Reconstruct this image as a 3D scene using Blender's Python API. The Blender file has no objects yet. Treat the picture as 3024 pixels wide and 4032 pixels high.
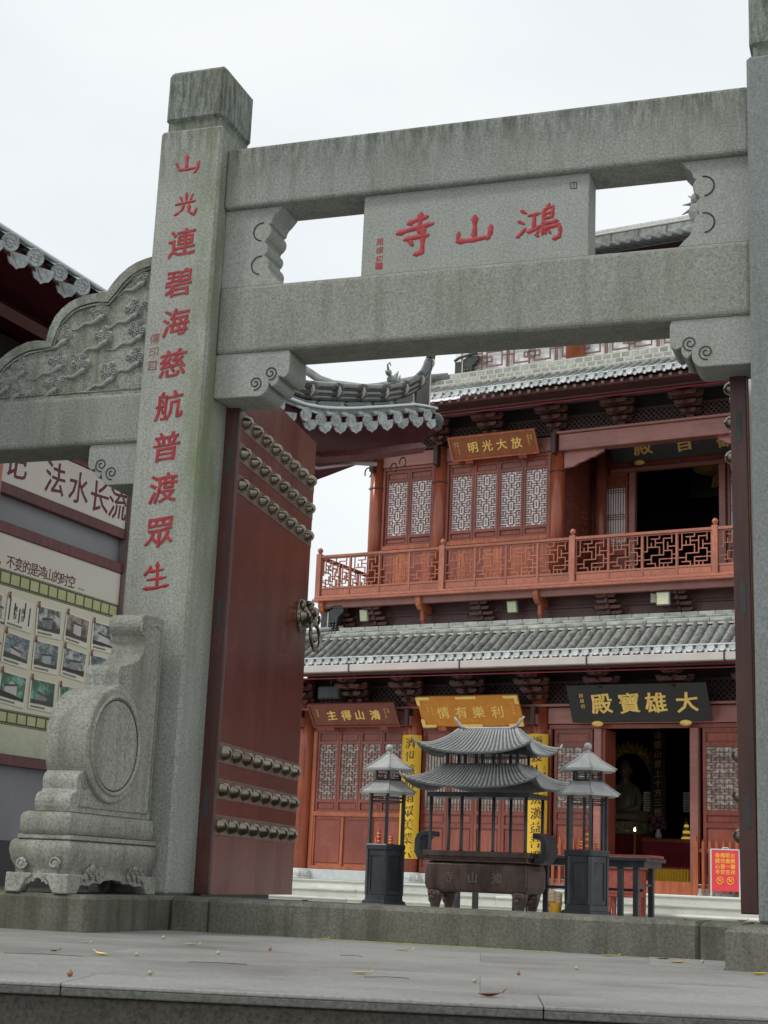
import bpy, bmesh, math, random
from math import sin, cos, pi, radians as R
from mathutils import Vector, Matrix
random.seed(7)
S = bpy.context.scene
COL = S.collection

# ---------------------------------------------------------------- camera, sky, sun, exposure
cam = bpy.data.cameras.new('camera'); camo = bpy.data.objects.new('camera', cam); COL.objects.link(camo)
cam.sensor_fit = 'VERTICAL'; cam.sensor_height = 24.0; cam.lens = 24.0 * 6053.7 / 4032.0
cam.clip_start = 0.05; cam.clip_end = 2000
_y, _p, _r = R(19.3374), R(13.4526), R(2.4587)
_f = Vector((-sin(_y) * cos(_p), cos(_y) * cos(_p), sin(_p))); _rt = Vector((cos(_y), sin(_y), 0)); _u = _rt.cross(_f)
_r2 = cos(_r) * _rt + sin(_r) * _u; _u2 = -sin(_r) * _rt + cos(_r) * _u
camo.matrix_world = Matrix(((_r2.x, _u2.x, -_f.x, 4.1314), (_r2.y, _u2.y, -_f.y, -8.276), (_r2.z, _u2.z, -_f.z, 0.1391), (0, 0, 0, 1)))
S.camera = camo

SUN_EL, SUN_ROT = R(52), R(215)
w = bpy.data.worlds.new('World'); S.world = w; w.use_nodes = True
nt = w.node_tree; nt.nodes.clear()
out = nt.nodes.new('ShaderNodeOutputWorld'); sky = nt.nodes.new('ShaderNodeTexSky'); sky.sky_type = 'NISHITA'
sky.sun_disc = False; sky.sun_elevation = SUN_EL; sky.sun_rotation = SUN_ROT
b1 = nt.nodes.new('ShaderNodeBackground'); b1.inputs[1].default_value = 0.1; nt.links.new(sky.outputs[0], b1.inputs[0])
tc = nt.nodes.new('ShaderNodeTexCoord'); mp = nt.nodes.new('ShaderNodeMapping'); mp.inputs[3].default_value = (1, 1, 2.2)
nz = nt.nodes.new('ShaderNodeTexNoise'); nz.inputs['Scale'].default_value = 1.7; nz.inputs['Detail'].default_value = 6; nz.inputs['Roughness'].default_value = 0.5
cr = nt.nodes.new('ShaderNodeValToRGB'); cr.color_ramp.elements[0].position = .32; cr.color_ramp.elements[0].color = (.71, .75, .775, 1)
cr.color_ramp.elements[1].position = .68; cr.color_ramp.elements[1].color = (.87, .895, .91, 1)
nt.links.new(tc.outputs['Generated'], mp.inputs[0]); nt.links.new(mp.outputs[0], nz.inputs[0]); nt.links.new(nz.outputs[0], cr.inputs[0])
b2 = nt.nodes.new('ShaderNodeBackground'); b2.inputs[1].default_value = 1.0; nt.links.new(cr.outputs[0], b2.inputs[0])
mx = nt.nodes.new('ShaderNodeMixShader'); mx.inputs[0].default_value = 0.93
nt.links.new(b1.outputs[0], mx.inputs[1]); nt.links.new(b2.outputs[0], mx.inputs[2]); nt.links.new(mx.outputs[0], out.inputs[0])

sl = bpy.data.lights.new('sun', 'SUN'); sl.energy = 1.5; sl.angle = R(12); sl.color = (1, .97, .92)
so = bpy.data.objects.new('sun', sl); COL.objects.link(so)
so.rotation_euler = (pi / 2 - SUN_EL, 0, -R(52))   # light arrives from behind the camera, to its left
S.view_settings.view_transform = 'Standard'; S.view_settings.look = 'None'; S.view_settings.exposure = 0.20; S.view_settings.gamma = 1
S.cycles.max_bounces = 7; S.cycles.diffuse_bounces = 4
S.cycles.use_denoising = True

# ---------------------------------------------------------------- materials
def rgb(r, g, b):   # sRGB 0-255 of the surface's own colour -> linear
    f = lambda c: (c / 255 / 12.92) if c / 255 <= .04045 else ((c / 255 + .055) / 1.055) ** 2.4
    return (f(r), f(g), f(b), 1)
class NT:
    def __init__(s, name):
        s.m = bpy.data.materials.new(name); s.m.use_nodes = True; s.t = s.m.node_tree; s.b = s.t.nodes['Principled BSDF']
        s.tc = s.t.nodes.new('ShaderNodeTexCoord'); s.oi = s.t.nodes.new('ShaderNodeObjectInfo')
        va = s.t.nodes.new('ShaderNodeVectorMath'); va.operation = 'MULTIPLY_ADD'
        cb = s.t.nodes.new('ShaderNodeCombineXYZ')
        for i in range(3): s.t.links.new(s.oi.outputs['Random'], cb.inputs[i])
        s.l(s.tc.outputs['Object'], va.inputs[0]); va.inputs[1].default_value = (1, 1, 1)
        sc = s.t.nodes.new('ShaderNodeVectorMath'); sc.operation = 'SCALE'; sc.inputs['Scale'].default_value = 37.0
        s.l(cb.outputs[0], sc.inputs[0]); s.l(sc.outputs[0], va.inputs[2]); s.co = va.outputs[0]
    def l(s, a, b): s.t.links.new(a, b)
    def noise(s, scale, detail=3, rough=.5, st=(1, 1, 1), raw=False):
        m = s.t.nodes.new('ShaderNodeMapping'); m.inputs[3].default_value = st; s.l(s.tc.outputs['Object'] if raw else s.co, m.inputs[0])
        n = s.t.nodes.new('ShaderNodeTexNoise'); n.inputs['Scale'].default_value = scale; n.inputs['Detail'].default_value = detail; n.inputs['Roughness'].default_value = rough
        s.l(m.outputs[0], n.inputs[0]); return n.outputs[0]
    def ramp(s, v, stops):
        c = s.t.nodes.new('ShaderNodeValToRGB'); e = c.color_ramp.elements
        e[0].position, e[0].color = stops[0]; e[1].position, e[1].color = stops[-1]
        for p, col in stops[1:-1]: x = e.new(p); x.color = col
        s.l(v, c.inputs[0]); return c.outputs[0]
    def mix(s, f, a, b, mode='MIX'):
        m = s.t.nodes.new('ShaderNodeMix'); m.data_type = 'RGBA'; m.blend_type = mode
        if isinstance(f, (int, float)): m.inputs[0].default_value = f
        else: s.l(f, m.inputs[0])
        for i, v in ((6, a), (7, b)):
            if isinstance(v, tuple): m.inputs[i].default_value = v
            else: s.l(v, m.inputs[i])
        return m.outputs[2]
    def math(s, op, a, b=0.0):
        m = s.t.nodes.new('ShaderNodeMath'); m.operation = op; m.use_clamp = True
        for i, v in ((0, a), (1, b)):
            if isinstance(v, (int, float)): m.inputs[i].default_value = v
            else: s.l(v, m.inputs[i])
        return m.outputs[0]
    def band(s, axis, a, b):    # 0..1 ramp of an object coordinate from a to b
        x = s.t.nodes.new('ShaderNodeSeparateXYZ'); s.l(s.tc.outputs['Object'], x.inputs[0])
        m = s.t.nodes.new('ShaderNodeMapRange'); m.inputs[1].default_value = a; m.inputs[2].default_value = b
        s.l(x.outputs[axis], m.inputs[0]); return m.outputs[0]
    def vary(s, c, lo=.84, hi=1.14):
        return s.mix(1.0, c, s.ramp(s.oi.outputs['Random'], [(0, (lo, lo, lo, 1)), (1, (hi, hi, hi, 1))]), 'MULTIPLY')
    def bump(s, h, st=.3, dist=.01):
        b = s.t.nodes.new('ShaderNodeBump'); b.inputs['Strength'].default_value = st; b.inputs['Distance'].default_value = dist
        s.l(h, b.inputs['Height']); s.l(b.outputs[0], s.b.inputs['Normal'])
    def fin(s, col, rough=.7, metal=0.0, spec=.5):
        if isinstance(col, tuple): s.b.inputs['Base Color'].default_value = col
        else: s.l(col, s.b.inputs['Base Color'])
        if isinstance(rough, (int, float)): s.b.inputs['Roughness'].default_value = rough
        else: s.l(rough, s.b.inputs['Roughness'])
        s.b.inputs['Metallic'].default_value = metal; s.b.inputs['Specular IOR Level'].default_value = spec
        return s.m

def granite(name, light, dark, stain=(.16, .17, .12, 1), topdirt=None, moss_green=None, amount=.45, sc=1.0):
    n = NT(name)
    sp = n.noise(70 * sc, 4, .8); md = tuple((a + b) / 2 for a, b in zip(light, dark))
    c = n.ramp(sp, [(.34, dark), (.46, md), (.54, tuple(x * .93 for x in light[:3]) + (1,)), (.68, tuple(min(1, x * 1.16) for x in light[:3]) + (1,))])
    tn = n.noise(.55, 3, .5); c = n.mix(n.math('MULTIPLY', n.ramp(tn, [(.35, (0, 0, 0, 1)), (.65, (1, 1, 1, 1))]), .30), c, n.mix(1.0, c, (1.16, 1.13, 1.04, 1), 'MULTIPLY'))
    big = n.noise(1.6, 5, .62); c = n.mix(n.math('MULTIPLY', n.ramp(big, [(.42, (0, 0, 0, 1)), (.7, (1, 1, 1, 1))]), amount), c, stain)
    st = n.noise(1.0, 5, .65, (9, 9, .9)); c = n.mix(n.math('MULTIPLY', n.ramp(st, [(.47, (0, 0, 0, 1)), (.66, (1, 1, 1, 1))]), amount * .9), c, (dark[0] * .6, dark[1] * .64, dark[2] * .52, 1))
    bl = n.ramp(n.noise(7.5, 6, .8), [(.60, (0, 0, 0, 1)), (.70, (1, 1, 1, 1))]); c = n.mix(n.math('MULTIPLY', bl, amount * .6), c, (dark[0] * .5, dark[1] * .52, dark[2] * .45, 1))
    if topdirt:
        z0, z1 = topdirt; msk = n.math('MULTIPLY', n.band(2, z0, z1), n.ramp(n.noise(1.0, 6, .75, (26, 26, 5)), [(.40, (0, 0, 0, 1)), (.62, (1, 1, 1, 1))]))
        c = n.mix(n.math('MULTIPLY', msk, .85), c, (.045, .055, .042, 1))
    if moss_green:
        x0, x1 = moss_green
        a = n.math('MULTIPLY', n.band(0, x0, x1), n.ramp(n.noise(3.0, 5, .6, (2, 2, .5)), [(.36, (0, 0, 0, 1)), (.62, (1, 1, 1, 1))]))
        a = n.math('MULTIPLY', a, n.band(2, 1.2, 2.2)); c = n.mix(n.math('MULTIPLY', a, .62), c, (.12, .16, .045, 1))
    n.bump(n.noise(110 * sc, 3, .75), .40, .005)
    return n.fin(c, .82, spec=.3)
G_L, G_D = (0.297, 0.309, 0.286, 1), (0.143, 0.152, 0.136, 1)
M = {}
M['granite'] = granite('granite', G_L, G_D)
M['granite_pillar'] = granite('granite_pillar', (0.375, 0.389, 0.358, 1), (0.200, 0.214, 0.193, 1), topdirt=(4.35, 5.1), moss_green=(-.22, -.03), amount=.25)
M['granite_cap'] = granite('granite_cap', (0.266, 0.296, 0.266, 1), G_D, topdirt=(4.7, 5.0), amount=.75)
M['granite_beam'] = granite('granite_beam', (0.290, 0.302, 0.282, 1), G_D, topdirt=(4.45, 4.76), amount=.38)
M['granite_beam_low'] = granite('granite_beam_low', (0.298, 0.310, 0.278, 1), G_D, amount=.36)
M['granite_panel'] = granite('granite_panel', (0.324, 0.339, 0.319, 1), (0.199, 0.212, 0.195, 1), amount=.15)
M['granite_cloud'] = granite('granite_cloud', (0.332, 0.356, 0.315, 1), (0.116, 0.124, 0.108, 1), stain=(0.108, 0.112, 0.066, 1), amount=.7)
M['granite_drum'] = granite('granite_drum', *[tuple(x * 1.14 for x in q[:3]) + (1,) for q in ((0.365, 0.368, 0.332, 1), (0.158, 0.161, 0.141, 1))], stain=(0.166, 0.149, 0.108, 1), amount=.45)
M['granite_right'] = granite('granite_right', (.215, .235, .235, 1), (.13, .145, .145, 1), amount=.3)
M['granite_kerb'] = granite('granite_kerb', (0.185, 0.181, 0.152, 1), (0.089, 0.087, 0.070, 1), stain=(0.063, 0.059, 0.037, 1), amount=.75)
M['granite_riser'] = granite('granite_riser', (.075, .066, .056, 1), (.030, .027, .023, 1), stain=(.04, .035, .03, 1), amount=.5)

def terrace():
    n = NT('terrace_granite')
    c = n.ramp(n.noise(70, 3, .75), [(.3, (.20, .198, .188, 1)), (.7, (.345, .34, .322, 1))])
    c = n.mix(n.math('MULTIPLY', n.ramp(n.noise(1.1, 5, .6), [(.45, (0, 0, 0, 1)), (.7, (1, 1, 1, 1))]), .45), c, (.12, .12, .11, 1))
    sc = n.ramp(n.noise(1.0, 4, .7, (2.0, 40, 1)), [(.66, (0, 0, 0, 1)), (.72, (1, 1, 1, 1))])
    c = n.mix(n.math('MULTIPLY', sc, .4), c, (.06, .055, .05, 1))
    rg = n.ramp(n.noise(1.4, 4, .5), [(.35, (.30, .30, .30, 1)), (.6, (.62, .62, .62, 1))])
    n.bump(n.noise(90, 3, .7), .3, .003)
    return n.fin(c, rg, spec=.5)
M['terrace'] = terrace()
M['terrace_edge_shade'] = granite('terrace_edge_shade', (.13, .13, .12, 1), (.06, .06, .055, 1), amount=.3)  # darker copy of the slab stone, shade of its front put into the colour

def wood(name, a, b, rough=.38, st=(1, 1, .06), scale=28, spec=.5, worn=None, bump=.12, vary=True):
    n = NT(name); g = n.noise(scale, 5, .62, st); c = n.ramp(g, [(.3, a), (.72, b)])
    bg = n.ramp(n.noise(1.7, 5, .65), [(.38, (0, 0, 0, 1)), (.68, (1, 1, 1, 1))]); c = n.mix(n.math('MULTIPLY', bg, .50), c, tuple(x * .58 for x in a[:3]) + (1,))
    dust = n.ramp(n.noise(5.0, 6, .75), [(.55, (0, 0, 0, 1)), (.75, (1, 1, 1, 1))]); c = n.mix(n.math('MULTIPLY', dust, .22), c, tuple(min(1, x * 1.5 + .06) for x in b[:3]) + (1,))
    if vary: c = n.vary(c)
    if worn:
        z0, z1, wc = worn; k = n.math('MULTIPLY', n.band(2, z0, z1), n.ramp(n.noise(2.2, 5, .65, (1, 1, .35)), [(.35, (0, 0, 0, 1)), (.7, (1, 1, 1, 1))])); c = n.mix(n.math('MULTIPLY', k, .55), c, wc)
    n.bump(g, bump, .004)
    return n.fin(c, rough, spec=spec)
M['door_wood'] = wood('door_wood', (0.094, 0.013, 0.008, 1), (0.152, 0.030, 0.019, 1), .21, spec=.45, scale=10, worn=(1.7, 3.1, (0.246, 0.111, 0.070, 1)), vary=False)
M['door_low'] = wood('door_low', (.13, .024, .016, 1), (.21, .055, .040, 1), .32, spec=.4, scale=10, worn=(.45, .0, (.30, .14, .11, 1)), vary=False)
M['door_edge'] = wood('door_edge', (.045, .013, .010, 1), (.09, .026, .018, 1), .4)
M['door_back'] = wood('door_back', (.36, .12, .035, 1), (.55, .24, .07, 1), .16)
M['hall_wood'] = wood('hall_wood', (.235, .055, .034, 1), (.36, .100, .066, 1), .30, scale=18)
M['hall_beam'] = wood('hall_beam', (.33, .125, .10, 1), (.45, .20, .165, 1), .30, st=(.06, 1, 1), scale=20)
M['hall_orange'] = wood('hall_orange', (.36, .085, .034, 1), (.56, .18, .085, 1), .32, scale=14)
M['hall_column'] = wood('hall_column', (.30, .065, .028, 1), (.44, .12, .060, 1), .22)
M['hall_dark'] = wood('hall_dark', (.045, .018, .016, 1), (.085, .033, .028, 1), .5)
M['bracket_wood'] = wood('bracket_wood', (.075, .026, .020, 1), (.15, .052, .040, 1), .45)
M['fret_wood'] = wood('fret_wood', (.17, .085, .070, 1), (.26, .14, .12, 1), .5)
M['hall_purple'] = wood('hall_purple', (.085, .036, .036, 1), (.14, .060, .058, 1), .45, st=(.06, 1, 1))
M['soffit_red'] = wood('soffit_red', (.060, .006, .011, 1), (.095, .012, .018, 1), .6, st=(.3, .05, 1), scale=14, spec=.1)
M['soffit_red'].name = 'soffit_red'
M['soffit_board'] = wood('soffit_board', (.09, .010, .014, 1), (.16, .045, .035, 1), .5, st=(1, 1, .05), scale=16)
M['rail_wood'] = wood('rail_wood', (.36, .115, .070, 1), (.50, .19, .12, 1), .34, st=(1, 1, .3))

def simple(name, a, b=None, scale=8, rough=.6, metal=0.0, spec=.5, st=(1, 1, 1), bump=0, bscale=60):
    n = NT(name); c = a if b is None else n.ramp(n.noise(scale, 4, .6, st), [(.32, a), (.68, b)])
    if b is not None and 'tile' in name or 'ridge' in name or 'disc' in name or 'marble' in name: c = n.vary(c, .78, 1.2)
    if bump: n.bump(n.noise(bscale, 3, .6), bump, .004)
    return n.fin(c, rough, metal, spec)
M['tile'] = simple('grey_tile', (.13, .14, .13, 1), (.30, .315, .295, 1), 9, .62, bump=.25)
M['tile_bed'] = simple('tile_bed', (.42, .41, .36, 1), (.20, .21, .20, 1), 14, .85, bump=.3)
M['tile_end'] = simple('tile_end', (.24, .26, .26, 1), (.50, .53, .53, 1), 26, .5, bump=.3)
M['disc_pale'] = simple('disc_pale', (.44, .47, .46, 1), (.60, .63, .61, 1), 25, .5)
M['drip_pale'] = simple('drip_pale', (.58, .62, .64, 1), (.72, .76, .78, 1), 25, .4)
M['roof_gap'] = simple('dirt_shade_roof_gap', (.10, .105, .10, 1), (.17, .175, .17, 1), 12, .6)  # dirt and shade between the ribs put into a dark colour
M['tile_dark'] = simple('glazed_dark_tile', (.020, .023, .021, 1), (.055, .060, .055, 1), 7, .2, spec=.6)
M['ridge_brick'] = simple('ridge_brick', (.24, .265, .24, 1), (.40, .43, .39, 1), 5, .6, bump=.2)
M['mortar'] = simple('mortar', (.62, .60, .52, 1), (.44, .42, .36, 1), 16, .9)
M['gutter'] = simple('gutter', (.50, .46, .43, 1), (.58, .54, .50, 1), 3, .45)
M['steel_line'] = simple('steel_line', (.62, .68, .68, 1), None, rough=.35)
M['marble'] = simple('pale_marble', (.56, .57, .50, 1), (.70, .71, .64, 1), 3, .55, bump=.1)
M['marble_b'] = simple('base_stone', (.50, .54, .54, 1), (.62, .66, .65, 1), 10, .6)
M['courtyard'] = simple('courtyard_stone', (.34, .345, .33, 1), (.44, .445, .42, 1), 2, .6)
M['paper'] = simple('window_paper', (.80, .81, .80, 1), (.90, .90, .89, 1), 3, .35)
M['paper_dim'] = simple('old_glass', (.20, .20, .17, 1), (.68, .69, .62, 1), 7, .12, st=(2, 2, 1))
M['dark_glass'] = simple('dark_glass', (.012, .012, .016, 1), (.03, .03, .035, 1), 2, .1)
M['red_paint'] = simple('red_paint', (.24, .008, .014, 1), (.38, .026, .034, 1), 26, .6)
M['faint_red'] = simple('faint_red_paint', (.26, .09, .08, 1), None, rough=.7)
M['brass'] = simple('old_brass', (.13, .11, .080, 1), (.27, .24, .19, 1), 12, .13, .9)
M['brass_band'] = simple('bronze_strip', (.13, .080, .060, 1), (.21, .135, .10, 1), 10, .34, .5)
M['gold'] = simple('gold_leaf', (.92, .60, .13, 1), (.98, .72, .24, 1), 20, .4, .1)
M['gold_dim'] = simple('dull_gold', (.42, .26, .07, 1), (.60, .40, .12, 1), 20, .45, .3)
M['iron'] = simple('dark_iron', (.040, .042, .046, 1), (.080, .084, .090, 1), 5, .42, .35, st=(1, 1, .5), bump=.1)
M['iron_roof'] = simple('iron_roof', (0.336, 0.344, 0.328, 1), (0.464, 0.472, 0.456, 1), 6, .5, .1)
M['iron_box'] = simple('burner_bronze', (.085, .058, .050, 1), (.20, .135, .115, 1), 4, .32, .35, st=(1.5, 1.5, .5), bump=.15)
M['lit_relief_bronze'] = simple('lit_relief_bronze', (.26, .20, .17, 1), None, rough=.35, metal=.3)  # same metal as the box; light on the relief put into the colour
M['plaque_gold'] = simple('orange_board', (.60, .21, .016, 1), (.70, .28, .028, 1), 6, .4)
M['plaque_brown'] = simple('brown_board', (.17, .040, .022, 1), (.23, .060, .032, 1), 6, .38)
M['plaque_brown2'] = simple('light_brown_board', (.26, .070, .016, 1), (.33, .10, .026, 1), 6, .38)
M['plaque_black'] = simple('black_board', (.016, .016, .016, 1), (.028, .027, .026, 1), 20, .35, st=(.1, 1, 1))
M['yellow'] = simple('yellow_silk', (.72, .42, .020, 1), (.82, .52, .040, 1), 30, .6)
M['ink'] = simple('black_ink', (.02, .018, .015, 1), None, rough=.6)
M['title_red'] = simple('dark_red_print', (.13, .012, .016, 1), None, rough=.6)
M['white'] = simple('white_paint', (.72, .72, .70, 1), None, rough=.5)
M['cream'] = simple('cream_board', (.60, .54, .48, 1), (.66, .60, .53, 1), 3, .5)
M['grey_wall'] = simple('grey_wall', (.20, .20, .21, 1), (.25, .25, .26, 1), 1.5, .6)
M['black_base'] = simple('black_skirting', (.02, .02, .022, 1), None, rough=.5)
M['flood'] = simple('floodlight_glass', (.62, .66, .40, 1), (.74, .76, .52, 1), 8, .25)
M['flood_case'] = simple('floodlight_case', (.26, .27, .25, 1), None, rough=.5)
M['speaker'] = simple('speaker_black', (.035, .04, .04, 1), None, rough=.6)
M['sign_red'] = simple('sign_red', (.80, .06, .08, 1), None, rough=.45)
M['sign_yellow'] = simple('sign_yellow', (.92, .50, .04, 1), None, rough=.5)
M['candle'] = simple('red_candle', (.66, .02, .015, 1), (.80, .05, .02, 1), 40, .4)
M['orange_bag'] = simple('orange_bag', (.90, .42, .02, 1), (.95, .52, .04, 1), 10, .4)
M['pink_bag'] = simple('cream_bag', (.80, .62, .40, 1), None, rough=.4)
M['leaf_y'] = simple('yellow_leaf', (.70, .45, .03, 1), (.80, .62, .12, 1), 40, .5)
M['leaf_p'] = simple('pale_leaf', (.85, .68, .25, 1), (.80, .56, .14, 1), 40, .5)
M['leaf_b'] = simple('brown_leaf', (.12, .045, .03, 1), (.20, .09, .04, 1), 40, .6)
M['berry'] = simple('pale_berry', (.30, .27, .17, 1), (.45, .42, .33, 1), 30, .5)
M['berry_b'] = simple('brown_berry', (.28, .12, .06, 1), None, rough=.5)
M['jade'] = simple('pale_jade', (.20, .17, .12, 1), (.27, .235, .18, 1), 6, .4)
M['cloth_red'] = simple('red_cloth', (.30, .02, .03, 1), (.20, .012, .02, 1), 6, .8)
M['red_box'] = simple('red_box', (.22, .035, .026, 1), (.34, .075, .055, 1), 14, .6)
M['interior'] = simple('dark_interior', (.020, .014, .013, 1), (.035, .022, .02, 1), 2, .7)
M['twig'] = simple('twig', (.06, .045, .035, 1), None, rough=.8)
M['pink_post'] = simple('faded_post', (.28, .20, .21, 1), (.34, .26, .26, 1), 8, .6)
M['flower'] = simple('magenta_flowers', (.40, .03, .20, 1), (.05, .09, .03, 1), 30, .7)
M['pipe_red'] = simple('red_pipe', (.28, .03, .05, 1), None, rough=.4)
def emis(name, c, s):
    n = NT(name); n.b.inputs['Emission Color'].default_value = c; n.b.inputs['Emission Strength'].default_value = s; return n.fin(c, .5)
M['flame'] = emis('flame', (1, .75, .35, 1), 14)
M['lamp_glow'] = emis('lamp_glow', (.9, .62, .10, 1), .35)
def poster_mat():
    n = NT('poster_print'); z = n.band(2, 1.0, 1.35)
    base = n.ramp(n.noise(1.2, 4, .5), [(.3, (.60, .56, .38, 1)), (.7, (.66, .62, .48, 1))])
    up = n.mix(n.band(2, 2.3, 2.6), base, (.62, .57, .50, 1))
    g = n.ramp(n.noise(9, 6, .7), [(.38, (.30, .36, .22, 1)), (.55, (.44, .47, .33, 1)), (.7, (.20, .27, .13, 1))])
    return n.fin(n.mix(z, g, up), .42)
M['poster'] = poster_mat()
M['film'] = simple('film_black', (.045, .04, .022, 1), None, rough=.5)
M['film_f'] = simple('film_frame', (.40, .40, .15, 1), (.50, .50, .26, 1), 3, .5)
M['card'] = simple('photo_card', (.70, .67, .55, 1), None, rough=.5)
def picture(name, cols, sc, st=(1, 1, 1)):
    n = NT(name); c = n.ramp(n.noise(sc, 5, .7, st), [(.36, cols[0]), (.48, cols[1]), (.56, cols[2]), (.68, cols[3])]); return n.fin(c, .4)
PIC = [picture('bw_photo', [(.02, .02, .02, 1), (.10, .10, .09, 1), (.45, .45, .40, 1), (.6, .6, .55, 1)], 9),
       picture('sepia_photo', [(.05, .035, .025, 1), (.17, .12, .09, 1), (.38, .30, .23, 1), (.5, .42, .34, 1)], 8),
       picture('stone_photo', [(.03, .05, .05, 1), (.10, .14, .15, 1), (.25, .28, .27, 1), (.42, .40, .30, 1)], 12, (1, 1, 2)),
       picture('garden_photo', [(.02, .04, .03, 1), (.04, .13, .06, 1), (.14, .32, .22, 1), (.40, .50, .48, 1)], 10),
       picture('tree_photo', [(.02, .025, .03, 1), (.12, .13, .13, 1), (.38, .40, .38, 1), (.55, .55, .5, 1)], 11)]

# ---------------------------------------------------------------- mesh helpers
class MB:
    def __init__(s): s.v = []; s.f = []; s.sm = []
    def add(s, vs, fs, smooth=False):
        o = len(s.v); s.v += [tuple(v) for v in vs]; s.f += [tuple(i + o for i in f) for f in fs]; s.sm += [smooth] * len(fs); return s
    def box(s, x0, x1, y0, y1, z0, z1):
        return s.add([(x0, y0, z0), (x1, y0, z0), (x1, y1, z0), (x0, y1, z0), (x0, y0, z1), (x1, y0, z1), (x1, y1, z1), (x0, y1, z1)],
                     [(0, 3, 2, 1), (4, 5, 6, 7), (0, 1, 5, 4), (1, 2, 6, 5), (2, 3, 7, 6), (3, 0, 4, 7)])
    def prism(s, poly, axis, a, b, smooth=False):   # poly in the two remaining axes (order x,y,z without axis)
        def P(p, t): return {0: (t, p[0], p[1]), 1: (p[0], t, p[1]), 2: (p[0], p[1], t)}[axis]
        n = len(poly); ar = sum(poly[i][0] * poly[(i + 1) % n][1] - poly[(i + 1) % n][0] * poly[i][1] for i in range(n))
        if (ar < 0) != (axis == 1): poly = poly[::-1]
        vs = [P(p, a) for p in poly] + [P(p, b) for p in poly]
        s.add(vs, [tuple(range(n))[::-1], tuple(range(n, 2 * n))])
        o = len(s.v) - 2 * n
        for i in range(n): s.f.append((o + i, o + (i + 1) % n, o + n + (i + 1) % n, o + n + i)); s.sm.append(smooth)
        return s
    def tube(s, pts, r, n=8, cap=True, smooth=True, flat=1.0):
        pts = [Vector(p) for p in pts]; rs = r if isinstance(r, (list, tuple)) else [r] * len(pts); o = len(s.v); up = None
        for i, p in enumerate(pts):
            d = (pts[min(i + 1, len(pts) - 1)] - pts[max(i - 1, 0)]).normalized()
            if up is None: up = Vector((0, 0, 1)) if abs(d.z) < .9 else Vector((1, 0, 0))
            a = d.cross(up).normalized(); up = a.cross(d).normalized()
            for k in range(n):
                t = 2 * pi * k / n; s.v.append(tuple(p + a * cos(t) * rs[i] + up * sin(t) * rs[i] * flat))
        for i in range(len(pts) - 1):
            for k in range(n): s.f.append((o + i * n + k, o + i * n + (k + 1) % n, o + (i + 1) * n + (k + 1) % n, o + (i + 1) * n + k)); s.sm.append(smooth)
        if cap:
            s.f.append(tuple(o + k for k in range(n))[::-1]); s.f.append(tuple(o + (len(pts) - 1) * n + k for k in range(n))); s.sm += [False, False]
        return s
    def lathe(s, prof, n=16, c=(0, 0), smooth=True, sx=1.0, sy=1.0, ph=0.0):   # prof [(r,z)]
        o = len(s.v)
        for r, z in prof:
            for k in range(n): t = 2 * pi * k / n + ph; s.v.append((c[0] + r * cos(t) * sx, c[1] + r * sin(t) * sy, z))
        for i in range(len(prof) - 1):
            for k in range(n): s.f.append((o + i * n + k, o + i * n + (k + 1) % n, o + (i + 1) * n + (k + 1) % n, o + (i + 1) * n + k)); s.sm.append(smooth)
        s.f.append(tuple(o + k for k in range(n))[::-1]); s.f.append(tuple(o + (len(prof) - 1) * n + k for k in range(n))); s.sm += [False, False]
        return s
    def ball(s, c, r, n=10, m=7, sc=(1, 1, 1)):
        o = len(s.v)
        for j in range(m + 1):
            a = pi * j / m
            for k in range(n): t = 2 * pi * k / n; s.v.append((c[0] + r * sc[0] * sin(a) * cos(t), c[1] + r * sc[1] * sin(a) * sin(t), c[2] - r * sc[2] * cos(a)))
        for j in range(m):
            for k in range(n): s.f.append((o + j * n + k, o + j * n + (k + 1) % n, o + (j + 1) * n + (k + 1) % n, o + (j + 1) * n + k)); s.sm.append(True)
        return s
    def grid(s, fn, nu, nv, smooth=True):
        o = len(s.v)
        for i in range(nu + 1):
            for j in range(nv + 1): s.v.append(tuple(fn(i / nu, j / nv)))
        for i in range(nu):
            for j in range(nv): a = o + i * (nv + 1) + j; s.f.append((a, a + nv + 1, a + nv + 2, a + 1)); s.sm.append(smooth)
        return s
    def xf(s, mat, start=0):
        for i in range(start, len(s.v)): s.v[i] = tuple(mat @ Vector(s.v[i]))
        return s
    def mesh(s, name, mat, bevel=0, seg=1, clean=False):
        me = bpy.data.meshes.new(name); me.from_pydata(s.v, [], s.f); me.polygons.foreach_set('use_smooth', s.sm)
        if bevel or clean:
            bm = bmesh.new(); bm.from_mesh(me); bmesh.ops.remove_doubles(bm, verts=bm.verts, dist=1e-5)
            bmesh.ops.recalc_face_normals(bm, faces=bm.faces)
            if bevel:
                ed = [e for e in bm.edges if len(e.link_faces) == 2 and e.calc_face_angle(0) > .6]
                bmesh.ops.bevel(bm, geom=ed, offset=bevel, segments=seg, affect='EDGES', profile=.5, clamp_overlap=True)
            bm.to_mesh(me); bm.free()
        me.materials.append(M[mat] if isinstance(mat, str) else mat); me.update(); return me
    def obj(s, name, mat, parent=None, bevel=0, seg=1, clean=False, **kw): return link(name, s.mesh(name, mat, bevel, seg, clean), parent, **kw)

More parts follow.
